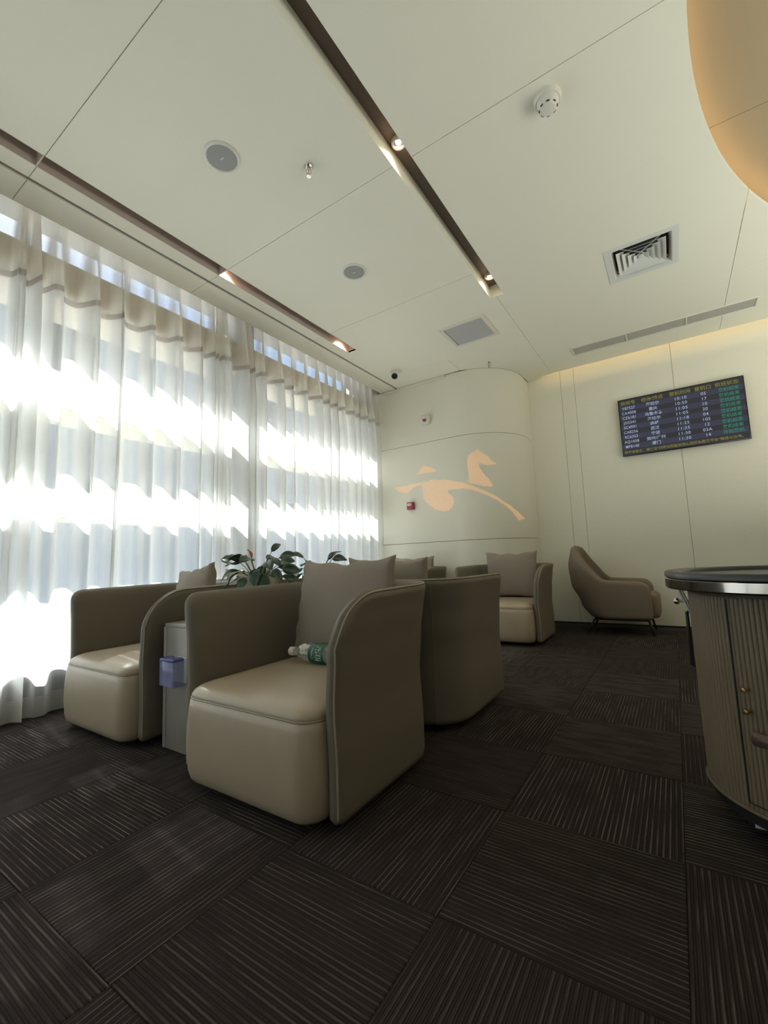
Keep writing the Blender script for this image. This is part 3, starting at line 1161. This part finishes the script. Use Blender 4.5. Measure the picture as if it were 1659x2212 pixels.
# azimuth, elevation, stalk length, leaf kind, pitch, roll, size; the camera sits towards azimuth 320
LV1 = [(195, 50, 0.115, 0, -0.25, -0.9, 1.15), (215, 34, 0.090, 3, 0.15, -0.6, 0.9), (205, 14, 0.075, 1, 0.35, -0.5, 1.15), (235, 30, 0.085, 1, 0.55, 0.3, 1.0),
       (150, 58, 0.115, 2, -0.2, 0.4, 1.0), (250, 58, 0.110, 2, -0.2, 0.5, 1.1), (280, 62, 0.120, 0, 0.10, -0.5, 1.0), (300, 40, 0.085, 1, 0.75, 0.2, 1.1),
       (318, 20, 0.090, 1, 1.05, 0.2, 1.25), (330, 52, 0.105, 2, 0.35, 0.5, 1.05), (345, 30, 0.090, 0, 0.45, 0.7, 0.95), (10, 38, 0.120, 2, -0.15, 0.9, 1.05),
       (25, 50, 0.135, 0, -0.20, 0.8, 0.95), (40, 22, 0.110, 2, 0.05, 0.9, 1.15), (55, 34, 0.105, 0, 0.15, 0.7, 1.1), (30, 8, 0.100, 1, 0.30, 0.6, 1.15),
       (48, 2, 0.115, 0, 0.35, 0.5, 1.1), (70, 66, 0.150, 3, -0.75, 0.9, 0.85), (95, 56, 0.120, 0, -0.1, 0.4, 1.0), (120, 40, 0.100, 1, 0.3, -0.4, 1.0),
       (265, 12, 0.070, 1, 0.8, -0.2, 1.0), (170, 30, 0.090, 0, 0.2, -0.6, 1.0), (0, 66, 0.110, 1, 0.25, 0.2, 1.0), (222, 66, 0.105, 0, 0.15, -0.3, 1.0)]
plant('larger potted plant with broad dark leaves and one red bloom on the grey table', (-1.955, 1.66, 0.585), LV1, 0.165, 0.205, [(-0.02, -0.03, 0.310)])
LV2 = [(200, 62, 0.135, 2, -0.2, -0.4, 1.15), (215, 40, 0.090, 0, 0.75, -0.5, 1.2), (232, 22, 0.080, 3, 0.75, -0.3, 0.95), (205, 16, 0.080, 1, 0.5, -0.6, 1.0),
       (30, 56, 0.125, 2, 0.1, 0.7, 1.1), (20, 66, 0.115, 3, -0.85, 0.5, 0.8), (60, 60, 0.115, 3, -0.8, 0.7, 0.75), (300, 40, 0.090, 1, 0.5, 0.1, 1.0),
       (100, 45, 0.100, 1, 0.3, 0.2, 1.0), (140, 45, 0.100, 0, 0.2, -0.4, 1.0), (330, 30, 0.095, 1, 0.5, 0.4, 1.0), (265, 58, 0.095, 2, 0.1, 0.3, 1.1)]
plant('smaller potted plant behind the front pillow, mostly hidden', (-1.965, 2.16, 0.585), LV2, 0.15, 0.19)

# ------------------------------------------------------------------ water bottle on the seat
bt = thing('water_bottle', 'clear plastic water bottle with green label lying on the front seat', 'bottle', (-1.545, 1.50, 0.449))
bt.rotation_euler = (0, radians(90), radians(4))
body = lathe_me([(0.0165, 0.022), (0.0165, 0.040), (0.019, 0.046), (0.026, 0.066), (0.036, 0.092), (0.0425, 0.116), (0.0435, 0.124), (0.0415, 0.130), (0.0435, 0.136), (0.0435, 0.225), (0.041, 0.231), (0.0435, 0.237), (0.0435, 0.29), (0.036, 0.302), (0.02, 0.298), (0.0, 0.297)], 32, caps=False)
link('body', body, M['pet'], bt)
cap = lathe_me([(0.0, 0.0), (0.017, 0.0), (0.0195, 0.003), (0.0195, 0.020), (0.0185, 0.022), (0.0, 0.022)], 40)
link('cap', cap, M['cap'], bt)
link('neck_ring', lathe_me([(0.017, 0.0235), (0.0195, 0.0245), (0.0195, 0.029), (0.017, 0.030)], 32, caps=False), M['cap'], bt)
link('label', lathe_me([(0.0437, 0.138), (0.0440, 0.139), (0.0440, 0.222), (0.0437, 0.223)], 40, caps=False), M['label'], bt)


def text_me(s, size, align='LEFT', bold=0.0, ext=0.0, space=1.0, sp=1.0):
    c = bpy.data.curves.new('txt', 'FONT')
    c.body = s
    c.size = size
    c.align_x = align
    c.offset = bold
    c.extrude = ext
    c.space_line = space
    c.space_character = sp
    o = bpy.data.objects.new('txt_tmp', c)
    COL.objects.link(o)
    dg = bpy.context.evaluated_depsgraph_get()
    me = bpy.data.meshes.new_from_object(o.evaluated_get(dg))
    bpy.data.objects.remove(o)
    bpy.data.curves.remove(c)
    me.materials.clear()
    return me


def wrap_label(s, size, ang0, zc):
    me = text_me(s, size)
    w_ = [v.co.x for v in me.vertices]
    mid = (min(w_)+max(w_))/2
    for v in me.vertices:
        a = ang0-(v.co.x-mid)/0.044
        z = zc-v.co.y
        v.co = Vector((0.0444*cos(a), 0.0444*sin(a), z))
    return me


# bottle axis is local +Z -> world +X; local -X... points up, local -Y faces the camera
link('lettering', wrap_label('怡宝', 0.036, -pi/2-0.15, 0.206), M['white_print'], bt)
link('lettering', wrap_label("C'estbon", 0.014, -pi/2-0.2, 0.164), M['white_print'], bt)
rt_ = random.Random(4)
bm = bmesh.new()
bmesh.ops.create_icosphere(bm, subdivisions=3, radius=1)
for v in bm.verts:
    k = 1+0.28*sin(7*v.co.x+3*v.co.y)+0.22*sin(9*v.co.z-5*v.co.y)+rt_.uniform(-.12, .12)
    v.co = Vector((v.co.x*0.020*k-0.012, v.co.y*0.022*k-0.008, v.co.z*0.026*k+0.098))
me = bpy.data.meshes.new('tissue'); bm.to_mesh(me); bm.free()
link('tissue', me, M['tissue'], bt)

# ------------------------------------------------------------------ lounge armchair against the back wall
ac = thing('lounge_armchair', 'brown winged lounge armchair in profile against the back wall', 'chair', (-0.58, 5.36, 0), radians(90))


def ac_top(u):
    d = abs(u-0.5)*2          # 0 at the back, 1 at the arm fronts
    arm = 0.535+0.035*(1-d)
    b = max(0.0, min(1.0, (0.47-d)/0.33))
    b = b*b*(3-2*b)
    return arm+(0.925-arm)*b


A_SIDE = [(0.15, 0.0), (0.35, 0.012), (0.55, 0.012), (0.95, 0.0)]
A_BACK = [(0.15, 0.0), (0.30, 0.085), (0.52, 0.175), (0.70, 0.190), (0.92, 0.150)]
sh, rim = u_shell(0.275, -0.345, 0.20, 0.17, 0.155, ac_top, 0.085, A_SIDE, A_BACK, 0.10, 0.10, 0.05)
link('shell', sh, M['armchair'], ac)
cush = stacked([(0.17, 0.03), (0.18, 0.012), (0.21, 0.0), (0.36, 0.0), (0.395, 0.012), (0.412, 0.04), (0.42, 0.09)], (-0.222, 0.222, -0.405, 0.18), 0.06, 0.05)
link('seat_cushion', cush, M['armchair'], ac)
for sx in (-1, 1):
    link('leg', tube_me([(sx*0.22, -0.30, 0.150), (sx*0.24, -0.335, 0.0)], 0.012, 10, rad=[0.013, 0.009]), M['black'], ac)
    link('leg', tube_me([(sx*0.22, 0.19, 0.150), (sx*0.24, 0.27, 0.0)], 0.012, 10, rad=[0.013, 0.009]), M['black'], ac)
    link('leg_rail', box_me(sx*0.22-0.012, sx*0.22+0.012, -0.31, 0.20, 0.138, 0.154, 0.003, 1), M['black'], ac)
link('cross_rail', box_me(-0.22, 0.22, -0.31, -0.29, 0.138, 0.154, 0.003, 1), M['black'], ac)
link('cross_rail', box_me(-0.22, 0.22, 0.18, 0.20, 0.138, 0.154, 0.003, 1), M['black'], ac)

# ------------------------------------------------------------------ reeded bar cart at the right edge
OX, OY = 0.65, 1.86
ct = thing('bar_cart', 'rounded reeded tan bar cart with steel-edged black top and casters', 'cart', (OX, OY, 0))
cR, cHalf = 0.292, 0.338


def stadium(R, n=40, half=cHalf):
    a_ = [(-half-R*sin(pi*k/n), R*cos(pi*k/n)) for k in range(n+1)]
    b_ = [(half+R*sin(pi*k/n), -R*cos(pi*k/n)) for k in range(n+1)]
    return a_+b_


def stad_prism(R, z0, z1, bev=0.0):
    me = prism_me(stadium(R), z0, z1, bev)
    for p_ in me.polygons:
        p_.use_smooth = abs(p_.normal.z) < .6
    me.set_sharp_from_angle(angle=radians(40))
    return me


link('body', stad_prism(cR-0.008, 0.115, 0.715), M['cart_core'], ct)
link('base_rim', stad_prism(cR+0.001, 0.109, 0.117, 0.001), M['reed'], ct)
link('base_board', stad_prism(cR-0.012, 0.075, 0.109), M['black'], ct)
link('steel_band', stad_prism(0.352, 0.722, 0.757, 0.004), M['steel'], ct)
# black top with raised lip
V, Fc = [], []
lv = [(0.346, 0.757), (0.352, 0.760), (0.352, 0.774), (0.348, 0.778), (0.322, 0.778), (0.316, 0.774), (0.314, 0.764)]
n = 0
for R, z in lv:
    s = stadium(R); n = len(s)
    V += [(x, y, z) for x, y in s]
for k in range(len(lv)-1):
    for i in range(n):
        j = (i+1) % n
        Fc.append((k*n+i, k*n+j, (k+1)*n+j, (k+1)*n+i))
Fc.append(tuple((len(lv)-1)*n+i for i in range(n)))
me = fix(mesh('top', V, Fc, True)); me.set_sharp_from_angle(angle=radians(50))
link('top_tray', me, M['cart_top'], ct)
# reeds
reed_w = 0.0126
rp_ = [(cos(pi*k/6)*reed_w/2, -sin(pi*k/6)*0.0055) for k in range(7)]
reed_me = prism_me(rp_, 0.118, 0.705, 0.0)
for p_ in reed_me.polygons:
    p_.use_smooth = abs(p_.normal.z) < .5
reed_me.set_sharp_from_angle(angle=radians(70))
reed_me.materials.append(M['reed'])
nr = int(pi*cR/reed_w)
st = pi*cR/nr
for k in range(nr):
    a = pi*(k+0.5)/nr
    o = link('reed', reed_me, None, ct, (-cHalf-(cR-0.008)*sin(a), (cR-0.008)*cos(a), 0))
    o.rotation_euler = (0, 0, -(pi-a)) if False else (0, 0, a-pi)
    o.rotation_euler = (0, 0, pi+a)
ns = int(2*cHalf/reed_w)
for k in range(ns):
    x = -cHalf+(k+0.5)*2*cHalf/ns
    link('reed', reed_me, None, ct, (x, -(cR-0.008), 0))
# recessed door joint
for xj, top in ((0.109-OX, 0.705), (0.52-OX, 0.705)):
    yj = -sqrt(max(0, (cR+0.001)**2-(min(0, xj+cHalf))**2))
    link('door_joint', box_me(xj-0.0011, xj+0.0011, yj-0.0005, yj+0.014, 0.135, 0.70), M['black'], ct)
pt = []
for k in range(14):
    x = 0.109-OX+(0.52-0.109)*k/13
    pt.append((x, -sqrt(max(0, (cR+0.0005)**2-(min(0, x+cHalf))**2)), 0.136))
link('door_joint', tube_me(pt, 0.0016, 5), M['black'], ct)
for z in (0.452, 0.393):
    x = 0.135-OX
    a = math.asin(min(1, (-(x+cHalf))/cR))
    nrm = Vector((-sin(a), -cos(a), 0))
    b0 = Vector((-cHalf, 0, 0))+nrm*(cR-0.002)+Vector((0, 0, z))
    kb = lathe_me([(0.0035, 0.0), (0.0035, 0.012), (0.007, 0.016), (0.0085, 0.021), (0.007, 0.026), (0.0, 0.0275)], 16)
    o = link('knob', kb, M['brass'], ct, b0)
    o.rotation_euler = nrm.to_track_quat('Z', 'Y').to_euler()
# wooden push rail following the front
pts = []
for k in range(24):
    s = k/23
    R = cR+0.040
    L0 = 0.30
    if s < L0:
        a = radians(33)*(1-s/L0)
        pts.append((-cHalf-R*sin(a), -R*cos(a), 0.335))
    else:
        pts.append((-cHalf+(s-L0)/(1-L0)*0.66, -R, 0.335))
Vv = []
rail = tube_me(pts, 0.015, 10)
for v in rail.vertices:
    v.co.z = 0.335+(v.co.z-0.335)*1.25
link('push_rail', rail, M['wood'], ct)
for x in (-0.15, 0.2):
    link('rail_bracket', box_me(x-0.012, x+0.012, -cR-0.03, -cR+0.004, 0.327, 0.343, 0.002, 1), M['black'], ct)
# side peg, dark handle and a hanging ribbon
kb = lathe_me([(0.004, 0.0), (0.004, 0.030), (0.010, 0.033), (0.012, 0.040), (0.009, 0.047), (0.0, 0.049)], 18)
o = link('side_peg', kb, M['chrome'], ct, (-cHalf-cR*cos(radians(12)), cR*sin(radians(12)), 0.665))
o.rotation_euler = Vector((-1, 0.2, 0)).to_track_quat('Z', 'Y').to_euler()
hx, hy = -cHalf-cR-0.006, 0.035
link('side_handle', tube_me([(hx+0.012, hy, 0.635), (hx, hy, 0.63), (hx, hy, 0.45), (hx+0.012, hy, 0.445)], 0.006, 8), M['black'], ct)
px_, py_ = -cHalf-cR-0.020, 0.055
for k, dx in enumerate((0.0, 0.008)):
    link('ribbon', tube_me([(px_+0.002, py_-0.01*k, 0.72), (px_+dx, py_-0.012*k, 0.70), (px_+0.010+dx, py_-0.02, 0.672), (px_+0.020+dx*.5, py_-0.035, 0.645), (px_+0.026, py_-0.05, 0.628-0.012*k)], 0.0035, 6), M['ribbon'], ct)
# casters
for cx_, cy_ in ((0.135-OX, 1.775-OY), (0.135-OX, 1.95-OY), (0.50, -0.12), (0.50, 0.12)):
    wh = xform(lathe_me([(0.006, -0.009), (0.024, -0.009), (0.026, -0.006), (0.026, 0.006), (0.024, 0.009), (0.006, 0.009)], 24), Matrix.Translation((cx_, cy_, 0.026)) @ Matrix.Rotation(radians(90), 4, 'X'))
    c_ = link('caster', wh, M['black'], ct)
    fk = join_me([box_me(cx_-0.012, cx_+0.014, cy_-0.015, cy_-0.0115, 0.016, 0.060, 0.001, 1), box_me(cx_-0.012, cx_+0.014, cy_+0.0115, cy_+0.015, 0.016, 0.060, 0.001, 1), box_me(cx_-0.016, cx_+0.016, cy_-0.018, cy_+0.018, 0.058, 0.066, 0.001, 1), box_me(cx_-0.006, cx_+0.006, cy_-0.006, cy_+0.006, 0.064, 0.076)])
    link('caster_fork', fk, M['speaker_ring'], c_)

# ------------------------------------------------------------------ flight information screen
sx0, sx1, sz0, sz1, sy = -0.405, 0.760, 1.938, 2.616, 5.735
tv = thing('flight_screen', 'black wall screen listing flight departures on the back wall', 'screen', ((sx0+sx1)/2, sy, (sz0+sz1)/2))
W2, H2 = (sx1-sx0)/2, (sz1-sz0)/2
link('housing', box_me(-W2+0.03, W2-0.03, 0.012, 0.045, -H2+0.04, H2-0.04, 0.006, 2), M['tv'], tv)
link('bezel', box_me(-W2, W2, 0.0, 0.014, -H2, H2, 0.003, 2), M['tv'], tv)
link('wall_bracket', box_me(-0.16, 0.16, 0.044, D-sy, -0.12, 0.12), M['black'], tv)
sc = link('display', box_me(-W2+0.011, W2-0.011, -0.0012, 0.001, -H2+0.013, H2-0.011), M['scr_bg'], tv)
zT = H2-0.011
hh = 0.073                       # header
ft_ = 0.068
rows = 9
rh = (2*H2-0.024-hh-ft_)/rows
for k in range(0, rows, 2):
    z1_ = zT-hh-k*rh
    link('row_band', box_me(-W2+0.011, W2-0.011, -0.0020, -0.0010, z1_-rh, z1_), M['scr_band'], sc)


def txt(s, x, z, size, m, align='CENTER', sx=1.0, sz=1.0, sp=1.0):
    me = text_me(s, size, align, 0.0005, sp=sp)
    xform(me, Matrix.Translation((x, -0.0032, z)) @ Matrix.Rotation(radians(90), 4, 'X') @ Matrix.Diagonal((sx, sz, 1, 1)))
    link('lettering', me, M[m], sc)


LX = -W2
cols = [(0.105, 'LEFT'), (0.345, 'CENTER'), (0.600, 'CENTER'), (0.815, 'CENTER'), (1.035, 'CENTER')]
hz = zT-hh*0.80
for s, x in zip(('航班号', '经停/终点', '登机时间', '登机口', '航班状态'), (0.105, 0.345, 0.608, 0.815, 1.020)):
    txt(s, LX+x, hz, 0.050, 'scr_yellow')
FLT = ['Y87527', 'CA4008', 'CZ6181', 'JD5341', 'SC4991', 'CA8256', '9C6352', 'AQ1058', 'MF8140']
DST = ['海拉尔', '重庆', '乌鲁木齐', '海拉尔', '赤峰', '武汉', '宁波', '郑州/广州', '厦门']
TIM = ['10:10', '10:50', '11:05', '11:05', '11:18', '11:25', '11:25', '11:30', '11:30']
GAT = ['05', '17', '10', '20', '04', '105', '12', '03A', '14']
STA = ['登机结束']*8+['开始登机']
for k in range(rows):
    z_ = zT-hh-(k+0.78)*rh
    txt(FLT[k], LX+0.105, z_, 0.045, 'scr_white', sx=0.86, sp=1.12)
    txt(DST[k], LX+0.345, z_, 0.043, 'scr_white')
    txt(TIM[k], LX+0.608, z_, 0.045, 'scr_white', sp=1.18)
    txt(GAT[k], LX+0.815, z_, 0.045, 'scr_white', sp=1.12)
    txt(STA[k], LX+1.030, z_, 0.044, 'scr_green')
txt('取更多服务，请关注“内蒙古民航机场集团旅客服务平台”微信公众号。', LX+0.022, -H2+0.030, 0.0365, 'scr_yellow', 'LEFT', 0.98, 1.0)

# ------------------------------------------------------------------ wall devices on the curved corner wall
al = thing('alarm_sounder', 'white fire alarm sounder with red lens high on the curved wall', 'alarm', (-2.505, P, 2.615))
link('housing', box_me(-0.055, 0.055, -0.050, 0, -0.062, 0.062, 0.012, 3), M['plastic_white'], al)
link('side_rib', box_me(-0.060, -0.045, -0.040, -0.004, -0.060, 0.060, 0.005, 2), M['plastic_white'], al)
link('face_recess', box_me(-0.030, 0.026, -0.056, -0.048, -0.040, 0.050, 0.003, 2), M['plastic_white'], al)
n = 14
lp = [(-0.002+0.026*cos(a), 0.004+0.040*sin(a)) for a in [pi+pi*k/n for k in range(n+1)]]
lens = xform(prism_me(lp, 0, 0.014, 0.002), Matrix.Translation((0, -0.054, 0)) @ Matrix.Rotation(radians(90), 4, 'X'))
link('lens', lens, M['red'], al)
cp = thing('call_point', 'red manual call point box on the wall beside the curtain', 'alarm', (-2.785, P, 1.530))
link('housing', box_me(-0.046, 0.046, -0.050, 0, -0.048, 0.048, 0.005, 2), M['red_box'], cp)
link('label_plate', box_me(-0.036, 0.024, -0.053, -0.050, 0.000, 0.032, 0.001, 1), M['plastic_white'], cp)
me = text_me('手报', 0.018, 'CENTER')
xform(me, Matrix.Translation((-0.006, -0.0534, 0.010)) @ Matrix.Rotation(radians(90), 4, 'X'))
link('lettering', me, M['red_box'], cp)

# ------------------------------------------------------------------ ceiling devices
cc = thing('security_camera', 'white turret security camera with dark lens on the ceiling corner', 'camera', (-2.66, 4.40, H))
link('base', lathe_me([(0.0, 0.0), (0.055, 0.0), (0.056, -0.010), (0.052, -0.038), (0.044, -0.046), (0.0, -0.046)][::-1], 32), M['plastic_white'], cc)
bl = lathe_me([(0.0, -0.048)]+[(0.048*sin(pi*k/14), -0.048*cos(pi*k/14)) for k in range(1, 14)]+[(0.0, 0.048)], 32)
link('ball', xform(bl, Matrix.Translation((0.004, -0.012, -0.062))), M['plastic_white'], cc)
dv = Vector((0.42, -0.85, -0.34)).normalized()
ln = lathe_me([(0.0, 0.0), (0.036, 0.0), (0.037, 0.004), (0.030, 0.012), (0.0, 0.016)], 28)
o = link('lens_face', ln, M['dark_glass'], cc, Vector((0.004, -0.012, -0.062))+dv*0.036)
o.rotation_euler = dv.to_track_quat('Z', 'Y').to_euler()


def speaker(label, x, y):
    t = thing('ceiling_speaker', label, 'speaker', (x, y, H), 0, 'ceiling speakers')
    link('ring', lathe_me([(0.078, 0.0), (0.098, 0.0), (0.099, -0.004), (0.094, -0.009), (0.086, -0.010), (0.082, -0.006), (0.082, 0.0)], 48, caps=False), M['speaker_ring'], t)
    link('grille', lathe_me([(0.0, -0.0075), (0.05, -0.007), (0.083, -0.005), (0.083, 0.0), (0.0, 0.0)], 48), M['speaker_mesh'], t)
    link('badge', box_me(-0.014, 0.014, -0.003, 0.003, -0.0095, -0.007, 0.001, 1), M['speaker_ring'], t)
    return t


speaker('larger-looking round ceiling speaker nearest the camera, left of the sprinkler', -1.915, 1.395)
speaker('round ceiling speaker farther off, between the two light slots', -1.918, 2.616)


def sprinkler(label, x, y, s=1.0):
    t = thing('sprinkler_head', label, 'sprinkler', (x, y, H), 0, 'ceiling sprinklers')
    link('escutcheon', lathe_me([(0.0, -0.012), (0.016, -0.012), (0.022, -0.006), (0.024, 0.0), (0.0, 0.0)], 24), M['chrome'], t)
    link('body', lathe_me([(0.0, -0.034), (0.010, -0.034), (0.013, -0.028), (0.013, -0.018), (0.011, -0.011), (0.0, -0.011)], 16), M['chrome'], t)
    for a in (0.4, 0.4+pi):
        link('yoke_arm', tube_me([(0.010*cos(a), 0.010*sin(a), -0.032), (0.012*cos(a), 0.012*sin(a), -0.045), (0.005*cos(a), 0.005*sin(a), -0.062)], 0.0022, 6), M['brass'], t)
    link('bulb', lathe_me([(0.0, -0.060), (0.003, -0.058), (0.003, -0.036), (0.0, -0.034)], 10), M['red'], t)
    link('deflector', lathe_me([(0.0, -0.066), (0.013, -0.0655), (0.0135, -0.0635), (0.004, -0.062), (0.0, -0.060)], 18), M['chrome'], t)
    return t


sprinkler('chrome sprinkler head on the ceiling right of the near speaker', -1.561, 1.720)
sprinkler('chrome sprinkler head on the ceiling above the curved wall', -1.634, 4.870)

sd = thing('smoke_detector', 'white round smoke detector on the ceiling right of the light slot', 'smoke detector', (-0.325, 2.14, H))
link('base', lathe_me([(0.0, -0.022), (0.050, -0.022), (0.053, -0.018), (0.054, 0.0), (0.0, 0.0)], 40), M['plastic_white'], sd)
link('head', lathe_me([(0.0, -0.060), (0.026, -0.060), (0.031, -0.056), (0.040, -0.046), (0.044, -0.030), (0.044, -0.021), (0.0, -0.021)], 40), M['plastic_white'], sd)
for k in range(8):
    a = 2*pi*k/8+0.2
    o = link('slit', box_me(-0.006, 0.006, -0.002, 0.002, -0.0025, 0.0025), M['black'], sd, (0.0355*cos(a), 0.0355*sin(a), -0.0510))
    o.rotation_euler = (0.7, 0, a+pi/2)

sd.scale = (1.18, 1.18, 1.18)

# four-way air diffuser
df = thing('air_diffuser', 'square white louvred air diffuser on the ceiling at right', 'vent', (-0.007, 3.829, H))
hw = 0.245


def ring(a0, z0, a1, z1, t=0.0015):
    V = []
    for a, z in ((a0, z0), (a1, z1), (a1-t, z1), (a0-t, z0)):
        V += [(-a, -a, z), (a, -a, z), (a, a, z), (-a, a, z)]
    Fc = []
    for k in range(4):
        k2 = (k+1) % 4
        for i in range(4):
            j = (i+1) % 4
            Fc.append((k*4+i, k*4+j, k2*4+j, k2*4+i))
    return fix(mesh('ring', V, Fc))


link('frame', ring(hw, -0.004, hw, 0.0, 0.042), M['vent'], df)
link('frame_lip', ring(0.204, -0.004, 0.185, 0.030, 0.002), M['vent'], df)
for a in (0.165, 0.127, 0.089, 0.051):
    link('louvre', ring(a, -0.004, a-0.050, 0.025, 0.0015), M['vent'], df)
link('centre_plate', box_me(-0.020, 0.020, -0.020, 0.020, 0.0, 0.002), M['vent'], df)
link('back_box', box_me(-0.20, 0.20, -0.20, 0.20, 0.07, 0.074), M['vent_dark'], df)
for s in (1, -1):
    o = link('cross_brace', box_me(-0.25, 0.25, -0.004, 0.004, 0.040, 0.044), M['vent'], df)
    o.rotation_euler = (0, 0, s*pi/4)

# return grille with slats
gr = thing('return_grille', 'white slatted return grille on the ceiling before the curved wall', 'vent', (-1.547, 4.058, H))
gw, gh = 0.233, 0.224


def frame_me(w_, h_, b, z0, z1):
    return join_me([box_me(-w_, w_, -h_, -h_+b, z0, z1, 0.002, 1), box_me(-w_, w_, h_-b, h_, z0, z1, 0.002, 1), box_me(-w_, -w_+b, -h_+b, h_-b, z0, z1, 0.002, 1), box_me(w_-b, w_, -h_+b, h_-b, z0, z1, 0.002, 1)])


link('frame', frame_me(gw, gh, 0.032, -0.012, 0.001), M['trim'], gr)
link('backing', box_me(-gw+.02, gw-.02, -gh+.02, gh-.02, 0.030, 0.032), M['vent_dark'], gr)
sl_me = box_me(-gw+0.040, gw-0.033, -0.0125, 0.0125, -0.0008, 0.0008)
sl_me.materials.append(M['grille'])
for k in range(15):
    y = -gh+0.044+(2*gh-0.088)*k/14
    o = link('slat', sl_me, None, gr, (0, y, -0.004))
    o.rotation_euler = (radians(-30), 0, 0)

# long slot grille by the back wall
lg = thing('linear_grille', 'long narrow three-bay air grille on the ceiling along the back wall', 'vent', (0.047, 5.230, H))
lw, lh = 0.822, 0.108
link('frame', frame_me(lw, lh, 0.018, -0.008, 0.001), M['trim'], lg)
for x in (-0.273, 0.262):
    link('divider', box_me(x-0.006, x+0.006, -lh+0.018, lh-0.018, -0.008, 0.001), M['trim'], lg)
for a, b in ((-0.804, -0.279), (-0.267, 0.256), (0.268, 0.804)):
    link('filter_panel', box_me(a, b, -lh+0.018, lh-0.018, -0.002, 0.003), M['filter'], lg)


# recessed downlights in the slots
def downlight(label, x, y, z, power, tilt=0.0, vis=True):
    t = thing('downlight', label, 'lamp', (x, y, z), 0, 'downlights in the ceiling slots')
    link('ring', lathe_me([(0.027, 0.0), (0.041, -0.002), (0.043, -0.008), (0.040, -0.026), (0.033, -0.029), (0.030, -0.026), (0.030, -0.004)], 32, caps=False), M['plastic_white'], t)
    link('can', lathe_me([(0.0, 0.004), (0.030, 0.004), (0.031, -0.020), (0.029, -0.020), (0.027, 0.002), (0.0, 0.002)], 24), M['chrome'], t)
    link('bulb', lathe_me([(0.0, -0.024), (0.010, -0.022), (0.017, -0.014), (0.018, -0.004), (0.0, -0.002)], 20), M['bulb'], t)
    l = bpy.data.lights.new('downlight_lamp', 'SPOT')
    l.energy = power
    l.spot_size = radians(135)
    l.spot_blend = 0.8
    l.shadow_soft_size = 0.012
    l.color = (1.0, 0.74, 0.50)
    o = bpy.data.objects.new('downlight_lamp', l)
    COL.objects.link(o)
    o.parent = t
    o.location = (0, 0, -0.032)
    return t


downlight('lit downlight in the right ceiling slot, nearer of the two glowing bulbs', -1.108, 1.985, 3.252, 6)
downlight('lit downlight at the far end of the right ceiling slot', -1.108, 3.470, 3.252, 6)
downlight('downlight hidden in the window-side slot, its glow halfway along', -2.745, 2.050, 3.255, 6)
downlight('downlight hidden in the window-side slot, its glow at the far end', -2.745, 3.520, 3.255, 6)
